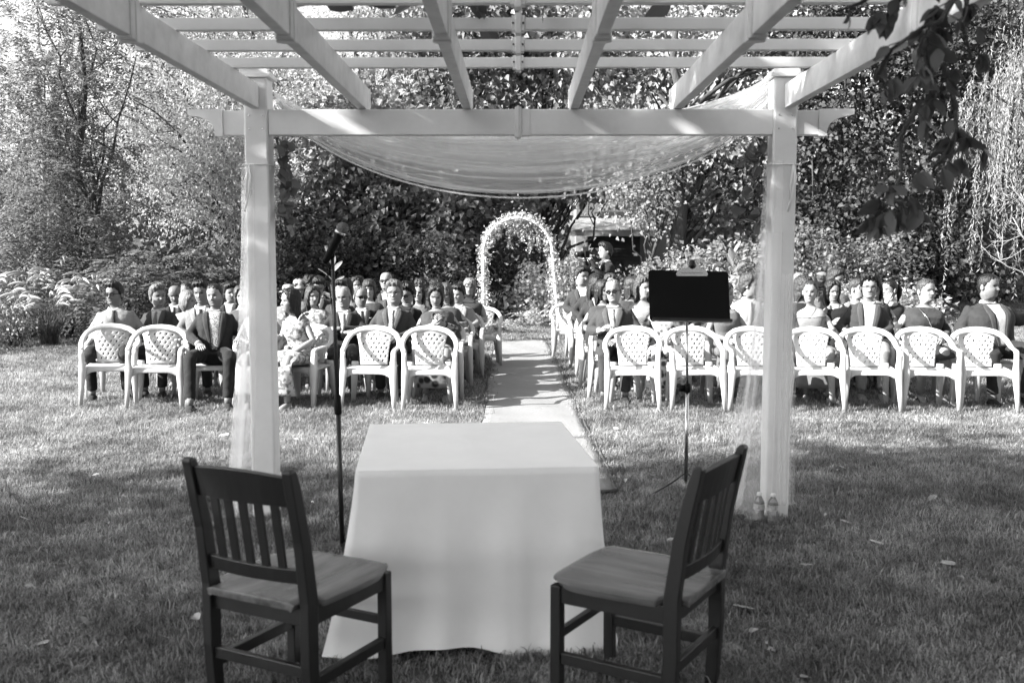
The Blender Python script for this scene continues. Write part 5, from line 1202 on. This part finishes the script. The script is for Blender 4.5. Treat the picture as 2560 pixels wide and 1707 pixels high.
        for i, (cxy, cz, wx, wt) in enumerate(path):
            t = 0 if i < 4 else min(1, (i-3)/1.5); ring = []
            for j in range(32):
                a_ = j/32*6.283; fl = 1+.05*math.sin(a_*8+rs)*(i/8); off = Vector((wx*fl*math.cos(a_)*(kx+.07)/.26, wt*fl*math.sin(a_)*math.sin(t*1.57)*1.0, wt*fl*math.sin(a_)*math.cos(t*1.57)))
                ring.append(Vector((cxy[0], cxy[1], cz))+off)
            rr.append(ring)
        b.loft(rr); b.obj('skirt', fabric(c[1] if len(c) > 1 else topv, pat if len(c) < 3 else c[2]), e)
    for s in (-1, 1):
        an = LG[s][2]; q = MB(); L = .245 if not fem else .215
        prof = [(.065, .038, .045, .03), (.03, .046, .07, .0), (-.02, .044, .075, 0), (-.08, .046, .05, 0), (-.14, .05, .035, 0), (-.185, .042, .03, 0), (-.21, .02, .02, 0)]
        if legs == 'trousers':
            q.loft([[an+Vector((wd*math.cos(t)*.92, yy_, -an.z+max(0, .5+.5*math.sin(t))*2*hh*.55+.0)) for t in np.linspace(-1.57, 4.71, 12, endpoint=False)] for yy_, wd, hh, _ in prof])
        else:
            q.loft([[an+Vector((wd*math.cos(t)*.8, yy_*.85, -an.z+.002+(.5+.5*math.sin(t))*hh*(.5 if yy_ < .02 else .8))) for t in np.linspace(-1.57, 4.71, 12, endpoint=False)] for yy_, wd, hh, _ in prof])
        q.obj('shoe', fabric(shoe), e)
    # ---- extras
    for x in extra:
        if x in ('glasses', 'sunglasses', 'darkglasses'):
            b = MB(); big = x == 'sunglasses'
            for s in (-1, 1):
                cc = [(s*.033+.024*math.cos(t)*1.08, -.104+.006*abs(math.cos(t))*0+.010*((s*.033+.024*math.cos(t))/.06)**2, .0-.002+.018*math.sin(t)) for t in np.linspace(0, 6.283, 16)]
                b.tube([Hd(p) for p in cc], .0018 if x == 'glasses' else .003, 5)
                b.tube([Hd((s*.058, -.094, .006)), Hd((s*.074, -.05, .006)), Hd((s*.081, .0, .004)), Hd((s*.081, .015, -.006))], .0018 if x == 'glasses' else .003, 5)
            b.tube([Hd((-.009, -.105, .004)), Hd((0, -.108, .006)), Hd((.009, -.105, .004))], .002, 5)
            o = b.obj('glasses', M['blackp'] if x != 'glasses' else M['black'], e)
            if x != 'glasses':
                for s in (-1, 1):
                    b = MB(); b.add([Hd((s*.033+.0265*math.cos(t), -.1045+.01*((s*.033+.025*math.cos(t))/.06)**2, -.002+.0195*math.sin(t))) for t in np.linspace(0, 6.283, 16, endpoint=False)], [tuple(range(16))]); b.obj('lens', M['lens'], o)
        elif x == 'phone':
            pc = (sh[-1][2]+sh[1][2])*.5+Vector((0, -.04, .085)); b = MB(); Mp = Matrix.Translation(e.matrix_basis @ pc) if False else None
            o = empty('smartphone', e.location+Matrix.Rotation(R(face), 3, 'Z') @ (pc*sc), R(face), label='dark smartphone held up by '+(who or 'a guest'), cat='phone', group='smartphones in hands')
            b.box((-.075, -.005, -.037), (.075, .005, .037)); ob = bevel(b.obj('case', mat('phone_case', .06, .4), o, smooth=False), .004); ob.rotation_euler = (R(-25), R(12), 0)
            b = MB(); b.box((-.07, -.009, .0), (-.035, -.005, .033)); ob = b.obj('camera_bump', M['blackp'], o, smooth=False); ob.rotation_euler = (R(-25), R(12), 0)
        elif x == 'earring':
            for s in (-1, 1):
                b = MB(); b.tube([Hd((s*.08, .0, -.058)), Hd((s*.086, .0, -.058))], [.016, .016], 14); b.obj('earring', M['white'], e)
        elif x in ('hat', 'cap'):
            b = MB(); hb = .035
            b.loft([[Hd((r_*.86*math.cos(t), .004+r_*1.06*math.sin(t), z)) for t in np.linspace(0, 6.283, 28, endpoint=False)] for r_, z in (((.155 if x == 'hat' else .1), hb+.0), (.1, hb+.012), (.1, hb+.05), (.09, hb+.085), (.06, hb+.105), (.01, hb+.112))])
            if x == 'cap': b.grid(lambda u, v: Hd(((u-.5)*.14, -.085-.085*v*(1-(2*u-1)**2*.5), hb+.012-.02*v)), 9, 5)
            b.obj('hat', fabric(.6 if x == 'hat' else .28), e)
        elif x == 'watch':
            A, E, Wp = sh[1]; b = MB(); b.tube([E.lerp(Wp, .93), E.lerp(Wp, .99)], [.034, .034], 12); b.obj('wristwatch', M['blackp'], e)
        elif x == 'bagstrap':
            b = MB(); b.tube([U((-.10, front(-.1, .95, .02), .96)), U((-.04, front(-.04, .86, .022), .86)), U((.03, front(.03, .74, .03), .74)), U((.07, front(.07, .66, .04), .66))], [.007]*4, 6); b.obj('bag_strap', M['chrome'], e)
            o = empty('evening_bag', e.location+Matrix.Rotation(R(face), 3, 'Z') @ (U((.06, -.21, .64))*sc), R(face), label='small glittering clutch bag on the lap of the woman in the loose dark top', cat='bag')
            b = MB(); b.box((-.13, -.02, -.045), (.13, .02, .045)); bevel(b.obj('pouch', mat('sequins', .3, .35, var=.9, vscale=150, metal=.3), o, smooth=False), .015)
            b = MB(); b.box((-.131, -.024, .005), (.131, -.018, .046)); bevel(b.obj('flap', mat('sequin_flap', .2, .4, var=.8, vscale=150), o, smooth=False), .006)
        elif x == 'necklace':
            b = MB(); b.tube([U((xx, front(xx, zz, .003), zz)) for xx, zz in ((-.055, .975), (-.04, .945), (-.015, .905), (0, .89), (.015, .905), (.04, .945), (.055, .975))], .0022, 5); b.obj('necklace', M['chrome'], e)
        elif x == 'ruffle':
            for s in (-1, 1):
                b = MB(); b.grid(lambda u, v: U((s*(.11+.045*v+.012*math.sin(u*30)), -.09+.17*u, .955+.03*math.sin(u*3.14)+.03*v+.008*math.sin(u*25))), 20, 4); b.obj('shoulder_ruffle', fabric(.7, 'floral'), e)
        elif x == 'pocketsquare':
            patch('pocket_square', [(.86, .085, .115), (.845, .08, .12)], fabric(.6), .022, e, 3)
        elif x == 'headglasses':
            b = MB()
            for s in (-1, 1): b.tube([Hd((s*.03+.024*math.cos(t), -.062+.01*math.sin(t), .102+.018*math.sin(t))) for t in np.linspace(0, 6.283, 14)], .005, 5)
            b.obj('sunglasses_on_hair', M['blackp'], e)
        elif x == 'bottle':
            pc = U((-.10, -.29, .72)); o = empty('drink_bottle', e.location+Matrix.Rotation(R(face), 3, 'Z') @ (pc*sc), 0, label='small clear bottle held in the lap of the man in sunglasses', cat='bottle')
            b = MB(); b.tube([(0, 0, -.06), (0, 0, .04), (0, 0, .07), (0, 0, .1)], [.03, .03, .015, .013], 12); b.obj('body', mat('bottle_plastic', .6, .2), o)
            b = MB(); b.tube([(0, 0, .095), (0, 0, .115)], .015, 12); b.obj('cap', M['white'], o)
    if chair and not stand:
        plastic_chair(X0+.05*math.sin(R(face))*-1, y+.03, R(face), 'white plastic chair under '+(seatlabel or who or label))
    return e
# ------------------------------------------------------------------ the guests, front rows first. face > 0 turns the body to the right of the picture
P = person
# left block, first and second row
P(287, 706, 11.3, 'man in dark sunglasses with moustache, pale shirt and dark tie at the far left', face=8, hyaw=-22, hair=('short', .012), wear='shirt', c=(.40,), tie=.05, leg=.02, girth=1.12, pose=('lap', 'side'), extra=('sunglasses', 'bottle'), stache=True, beard=.15, skinv=.3, near=True, who='the man in sunglasses and tie', knees=.06)
P(395, 713, 11.6, 'grey-haired man in dark suit turning right beside the man in sunglasses', face=8, hyaw=30, hair=('wavyshort', .22), c=(.05,), tie=.2, skinv=.34, near=True, who='the grey-haired man turning right')
P(502, 703, 11.55, 'dark-haired man in pale grey jacket behind the man in the printed shirt', face=6, hyaw=-8, pitch=6, hair=('short', .012), c=(.26,), tie=.03, skinv=.3, near=True, who='the man in the pale grey jacket')
P(533, 708, 10.75, 'bearded man in dark blazer over a printed shirt in the front row', face=10, hyaw=-20, hair=('crop', .02), wear='opensuit', c=(.025,), shirt=.5, pat='print', pose=('thigh', 'side'), leg=.014, beard=.42, stache=True, skinv=.46, near=True, who='the man in the printed shirt', knees=.07, shoe=.04, girth=1.03, feet=.14, lean=-12)
P(652, 716, 10.75, 'woman in pale rosette skirt in the front row, hidden behind the left post', sex='f', face=8, hyaw=25, hair=('long', .02), wear='sleeveless', c=(.62, .7, 'lace'), legs='skirt', skinv=.42, near=True, who='the woman behind the left post', shoe=.06)
P(748, 715, 10.7, 'woman in floral ruffled dress leaning left in the front row', sex='f', face=-24, hyaw=-26, roll=6, hair=('long', .008), wear='sleeveless', c=(.7,), pat='floral', legs='skirt', skinv=.46, lean=12, extra=('earring', 'ruffle'), near=True, who='the woman in the floral dress', shoe=.6, girth=.96)
P(861, 716, 11.5, 'old white-haired man with glasses and striped tie, arms crossed', face=6, hyaw=-14, pitch=3, hair=('thin', .5), c=(.03,), tie=.4, ties='stripe', pose=('crossed', 'crossed'), skinv=.4, extra=('glasses',), near=True, who='the old man with crossed arms', leg=.05)
P(980, 704, 11.45, 'grey-haired man with glasses and patterned tie looking at the camera', face=3, hyaw=-4, pitch=-3, hair=('short', .2), c=(.06,), shirt=.5, tie=.16, ties='check', skinv=.38, extra=('glasses',), near=True, who='the grey-haired man with glasses', girth=1.05)
P(1095, 708, 11.35, 'woman in dark top looking down at her phone near the carpet', sex='f', face=0, hyaw=4, pitch=22, hair=('bob', .025), wear='top', c=(.065, .05, 'darkfloral'), pose=('phone', 'phone'), legs='skirt', extra=('phone', 'watch'), skinv=.42, near=True, who='the woman using her phone', girth=1.12)
# left block, third row
P(456, 727, 12.4, 'woman with streaked blonde bob facing right in the third row', sex='f', face=10, hyaw=75, pitch=8, hair=('bob', .3), wear='top', c=(.4,), pose=('hold', 'hold'), legs='skirt', pat='stripe', skinv=.45, who='the woman with the streaked bob')
P(798, 715, 12.35, 'woman with wavy brown hair looking right behind the floral dress', sex='f', face=5, hyaw=24, hair=('wavy', .07), wear='top', c=(.2,), pat='floral', skinv=.42, legs='skirt', who='the woman with wavy brown hair', near=True)
P(912, 715, 12.2, 'balding man in round dark glasses turned right, dark suit', face=4, hyaw=38, pitch=4, hair=('thin', .16), c=(.015,), tie=.03, skinv=.34, extra=('darkglasses', 'pocketsquare'), near=True, who='the balding man in round glasses')
P(1012, 708, 12.3, 'dark-haired man in black jacket and square glasses looking down', face=0, hyaw=-25, pitch=16, hair=('curlyshort', .01), wear='suit', c=(.009,), shirt=.02, skinv=.38, extra=('darkglasses',), who='the man in the black jacket')
P(1122, 708, 12.35, 'woman with fair shoulder hair and glasses looking down, nearest the carpet', sex='f', face=0, hyaw=-14, pitch=15, hair=('parted', .16), wear='top', c=(.07,), skinv=.42, legs='skirt', extra=('glasses',), pose=('hold', 'hold'), who='the fair-haired woman looking down')
P(600, 716, 12.4, 'woman with brown hair in the third row just left of the post', sex='f', face=4, hyaw=10, hair=('wavy', .1), wear='top', c=(.1,), legs='skirt', who='the brown-haired woman left of the post')
# left block, rows behind
P(432, 713, 13.3, 'bald man bowing his head behind the streaked bob', face=6, hyaw=-4, pitch=18, hair=('bald', 0), c=(.012,), tie=.02, skinv=.28, who='the bowed bald man')
P(564, 709, 13.4, 'dark-haired guest half hidden behind the man in the printed shirt', face=4, hyaw=30, hair=('short', .01), c=(.02,), skinv=.34, who='the half-hidden dark-haired guest')
P(703, 712, 13.3, 'guest with pale straw hat just right of the left post', sex='f', face=4, hyaw=0, hair=('bob', .04), wear='top', c=(.3,), legs='skirt', extra=('hat',), who='the guest in the pale hat by the post')
P(844, 703, 13.4, 'dark-haired man behind the microphone stand', face=2, hyaw=10, hair=('short', .012), c=(.04,), skinv=.4, who='the man behind the microphone stand')
P(930, 699, 13.3, 'woman with fringed bob and dark jacket behind the balding man', sex='f', face=0, hyaw=14, hair=('fringe', .07), wear='top', c=(.06,), legs='skirt', skinv=.44, who='the woman with the fringed bob')
P(1043, 708, 13.3, 'woman with dark shoulder-length hair staring at the camera', sex='f', face=0, hyaw=-4, hair=('parted', .012), wear='top', c=(.2,), legs='skirt', skinv=.46, who='the staring dark-haired woman')
P(1152, 712, 13.3, 'man in pale linen jacket sitting at the aisle', face=0, hyaw=-10, pitch=8, hair=('short', .02), c=(.36,), shirt=.5, skinv=.4, leg=.3, who='the man in the pale linen jacket', pose=('lap', 'lap'))
P(476, 705, 14.3, 'woman with glasses and pulled-back hair far back on the left', sex='f', face=5, hyaw=-4, hair=('sleek', .03), wear='top', c=(.02,), legs='skirt', extra=('glasses',), who='the woman with pulled-back hair')
P(738, 699, 14.3, 'guest in a rounded pale sun hat behind the floral dress', sex='f', face=3, hyaw=20, pitch=10, hair=('bob', .03), wear='top', c=(.35,), legs='skirt', extra=('hat',), who='the guest in the rounded sun hat')
P(797, 692, 14.3, 'dark-haired man bowing his head behind the wavy-haired woman', face=2, hyaw=15, pitch=28, hair=('wavyshort', .015), c=(.05,), who='the man bowing his head')
P(871, 697, 14.2, 'woman with long dark hair and glasses right of the microphone stand', sex='f', face=2, hyaw=-12, hair=('parted', .02), wear='top', c=(.25,), legs='skirt', extra=('glasses',), who='the long-haired woman with glasses')
P(968, 697, 14.2, 'bald man directly behind the grey-haired man with glasses', face=2, hyaw=20, pitch=6, hair=('thin', .3), c=(.05,), skinv=.42, who='the bald man behind the grey-haired man')
P(1081, 698, 14.2, 'guest with tousled dark hair behind the woman using her phone', face=0, hyaw=0, pitch=20, hair=('wavyshort', .02), c=(.03,), who='the guest with tousled hair')
P(1163, 696, 14.35, 'heavy-set guest with bleached fringe and glasses in a sleeveless top by the aisle', sex='f', face=0, hyaw=-4, pitch=-2, hair=('fringe', .34), wear='sleeveless', c=(.05,), girth=1.35, legs='skirt', extra=('glasses',), skinv=.42, wide=1.1, who='the guest with the bleached fringe')
P(762, 691, 15.2, 'guest with frizzy dark curls behind the sun hats', sex='f', face=2, hyaw=160, hair=('curly', .012), wear='top', c=(.04,), legs='skirt', who='the guest with frizzy curls')
P(886, 692, 15.1, 'guest with straight dark hair in the sixth row left of the tall bald man', sex='f', face=0, hyaw=25, hair=('parted', .018), wear='top', c=(.08,), legs='skirt', who='the straight-haired guest in the sixth row')
P(962, 680, 15.2, 'tall bald man in sunglasses rising above the left block', face=0, hyaw=2, pitch=-3, hair=('bald', 0), c=(.04,), extra=('sunglasses',), skinv=.44, who='the tall bald man in sunglasses')
P(1046, 697, 15.1, 'guest with brown centre-parted hair at the back of the left block', sex='f', face=0, hyaw=-5, hair=('parted', .05), wear='top', c=(.1,), legs='skirt', who='the guest with centre-parted hair')
P(903, 690, 16.0, 'woman with glasses and dark fringe in the last left row', sex='f', face=0, hyaw=10, hair=('fringe', .02), wear='top', c=(.1,), legs='skirt', extra=('glasses',), who='the woman with the dark fringe')
P(655, 702, 14.6, 'guest behind the left post in the fifth row', face=3, hyaw=0, hair=('short', .02), c=(.03,), who='the guest behind the left post')
# right block, second row
P(1539, 698, 11.25, 'old man in grey suit, tinted glasses and patterned tie nearest the carpet on the right', face=-6, hyaw=-12, hair=('thin', .3), c=(.06,), shirt=.45, tie=.35, ties='print', pose=('hold', 'lap'), skinv=.46, extra=('darkglasses',), near=True, girth=1.08, leg=.05, who='the old man in the grey suit')
P(1662, 702, 11.3, 'woman in bold leaf-print dress hidden behind the music stand', sex='f', face=-4, hyaw=10, hair=('wavy', .3), wear='tee', c=(.7,), pat='leafprint', legs='skirt', skinv=.46, near=True, who='the woman in the leaf-print dress')
P(1822, 707, 11.4, 'young woman with long fair hair in profile right of the music stand', sex='f', face=0, hyaw=62, hair=('long', .06), wear='sleeveless', c=(.16,), legs='skirt', skinv=.46, near=True, who='the long-haired woman in profile')
P(1945, 700, 11.4, 'guest hidden behind the right pergola post', face=-4, hyaw=0, hair=('short', .03), c=(.05,), who='the guest behind the right post')
P(2036, 701, 11.3, 'smiling woman in pale strapless dress with hair tied back', sex='f', face=-8, hyaw=-18, pitch=-2, hair=('sleek', .06), wear='strapless', c=(.3,), pose=('side', 'lap'), legs='skirt', skinv=.50, extra=('necklace',), near=True, girth=.95, who='the woman in the strapless dress', shoe=.03)
P(2166, 687, 11.45, 'man with curly dark hair, round glasses and moustache in dark blazer', face=-8, hyaw=-12, hair=('curlyshort', .014), wear='opensuit', c=(.05,), shirt=.75, skinv=.44, stache=True, extra=('glasses',), near=True, leg=.4, pose=('side', 'lap'), who='the curly-haired man with glasses', shoe=.35)
P(2311, 697, 11.25, 'woman in loose dark top with hair pulled back looking right', sex='f', face=-6, hyaw=26, pitch=-3, hair=('sleek', .1), wear='top', c=(.05,), girth=1.22, legs='bare', skinv=.46, extra=('bagstrap',), near=True, who='the woman in the loose dark top', pose=('side', 'lap'))
P(2482, 684, 11.05, 'large man in dark suit and open white shirt at the right edge looking right', face=4, hyaw=32, pitch=-3, hair=('crop', .015), wear='opensuit', c=(.04,), shirt=.7, girth=1.34, wide=1.1, beard=.25, stache=True, skinv=.34, pose=('side', 'back'), near=True, leg=.03, who='the large man in the suit', knees=.08)
# right block, rows behind
P(1508, 700, 12.25, 'woman with straight dark hair behind the old man in grey', sex='f', face=0, hyaw=40, hair=('long', .03), wear='top', c=(.06,), legs='skirt', who='the woman with straight dark hair')
P(1603, 693, 12.4, 'woman with curly fair hair left of the music stand', sex='f', face=-4, hyaw=40, hair=('curly', .12), wear='sleeveless', c=(.12,), legs='skirt', pat='stripe', skinv=.46, who='the curly fair-haired woman')
P(1868, 685, 12.3, 'young man in white shirt and pale tie looking right beside the right post', face=0, hyaw=58, hair=('wavyshort', .08), wear='shirt', c=(.72,), tie=.35, skinv=.48, who='the young man in the white shirt')
P(1998, 691, 12.3, 'woman with long wavy hair touching her chin right of the post', sex='f', face=0, hyaw=55, hair=('wavy', .05), wear='top', c=(.03,), pose=('lap', 'chin'), legs='skirt', skinv=.46, who='the woman touching her chin')
P(2106, 700, 12.3, 'woman with wavy hair and sunglasses on her head in a black dress', sex='f', face=-4, hyaw=10, pitch=5, hair=('wavy', .04), wear='sleeveless', c=(.015,), pose=('hold', 'hold'), legs='skirt', skinv=.46, extra=('headglasses', 'necklace'), who='the woman in the black dress')
P(2196, 692, 12.45, 'woman with long black hair behind the curly-haired man', sex='f', face=-4, hyaw=-8, pitch=5, hair=('parted', .008), wear='top', c=(.03,), legs='skirt', skinv=.44, who='the woman with long black hair')
P(1495, 689, 13.2, 'person with long dark ponytail in a dark suit jacket near the aisle', sex='f', face=0, hyaw=40, hair=('long', .02), wear='suit', c=(.035,), shirt=.6, legs='trousers', who='the ponytailed guest in the dark jacket')
P(1566, 692, 13.2, 'woman with dark blonde hair just behind the old man in grey', sex='f', face=0, hyaw=60, hair=('long', .06), wear='top', c=(.06,), legs='skirt', who='the dark-blonde woman')
P(1700, 700, 13.1, 'guest mostly hidden by the desk of the music stand', face=0, hyaw=0, hair=('short', .03), c=(.05,), who='the guest behind the music desk')
P(2138, 696, 13.2, 'guest with swept-up hair between the black dress and the curly-haired man', sex='f', face=-4, hyaw=50, hair=('bun', .08), wear='sleeveless', c=(.2,), legs='skirt', skinv=.48, who='the guest with swept-up hair')
P(2236, 699, 13.0, 'woman with dark ponytail in profile resting her chin on her hand', sex='f', face=-10, hyaw=-62, hair=('pony', .012), wear='sleeveless', c=(.03,), pose=('chin', 'lap'), legs='skirt', skinv=.46, who='the woman resting her chin on her hand')
P(1473, 684, 14.3, 'young man in dark suit in the fifth row by the aisle, face half covered', face=0, hyaw=40, pitch=6, hair=('short', .02), c=(.035,), shirt=.7, who='the young man in the fifth aisle seat')
P(1537, 684, 14.2, 'guest with fair hair behind the old man in grey, fifth row', sex='f', face=0, hyaw=10, hair=('parted', .1), wear='top', c=(.3,), legs='skirt', who='the fair-haired guest in the fifth row')
P(1583, 690, 14.3, 'woman in profile with dark hair in the fifth right row', sex='f', face=0, hyaw=35, hair=('sleek', .02), wear='top', c=(.05,), legs='skirt', who='the dark-haired woman in profile')
P(2029, 692, 14.2, 'fair-haired guest in the fifth row above the strapless dress', sex='f', face=0, hyaw=-20, hair=('parted', .14), wear='top', c=(.3,), legs='skirt', who='the fair-haired guest in the fifth right row')
P(2089, 673, 14.3, 'tall man with short brown hair turned away in the fifth right row', face=0, hyaw=60, pitch=10, hair=('short', .05), c=(.2,), wear='shirt', who='the tall man turned away')
P(1462, 667, 15.4, 'suited man with parted hair leaning at the aisle below the videographer', face=6, hyaw=34, pitch=4, hair=('short', .025), c=(.045,), shirt=.75, skinv=.44, who='the suited man below the videographer', lean=-1)
P(1990, 683, 15.3, 'guest with pale hair at the back, just right of the right post', sex='f', face=0, hyaw=0, hair=('parted', .4), wear='top', c=(.2,), legs='skirt', who='the pale-haired guest at the back')
P(2055, 682, 15.4, 'guest in a grey baseball cap at the back of the right block', face=0, hyaw=150, hair=('short', .03), c=(.1,), wear='shirt', extra=('cap',), who='the guest in the cap')
# the videographer, standing behind the right block
vg = P(1506, 607, 16.4, 'videographer standing in dark suit, facing left with a raised hand', face=-58, hyaw=-20, hair=('short', .02), c=(.02,), shirt=.75, tie=.02, stand=True, chair=False, pose=('camera', 'camera'), skinv=.46, who='the videographer')
def build_camera_rig():
    p = at(1462, 636, 15.95); e = empty('video_camera', p, R(-58), label='black video camera on a handheld gimbal in front of the videographer', cat='camera'); e.scale = (1.35, 1.35, 1.35)
    b = MB(); b.box((-.055, -.03, -.04), (.055, .03, .04)); bevel(b.obj('camera_body', M['blackp'], e, smooth=False), .008)
    b = MB(); b.tube([(0, -.03, 0), (0, -.1, 0), (0, -.13, 0)], [.03, .033, .036], 14); b.obj('lens_barrel', M['black'], e)
    b = MB(); b.box((-.09, -.005, -.07), (.06, .015, -.055)); b.tube([(.06, 0, -.06), (.07, .03, -.12), (.02, .04, -.17)], .014, 8); b.obj('gimbal_arm', M['black'], e)
    b = MB(); b.tube([(.02, .04, -.16), (.02, .05, -.36)], [.018, .016], 10); b.obj('grip', M['blackp'], e)
    b = MB(); b.box((-.08, .03, .035), (.02, .036, .09)); b.obj('monitor', M['blackp'], e, smooth=False)
build_camera_rig()
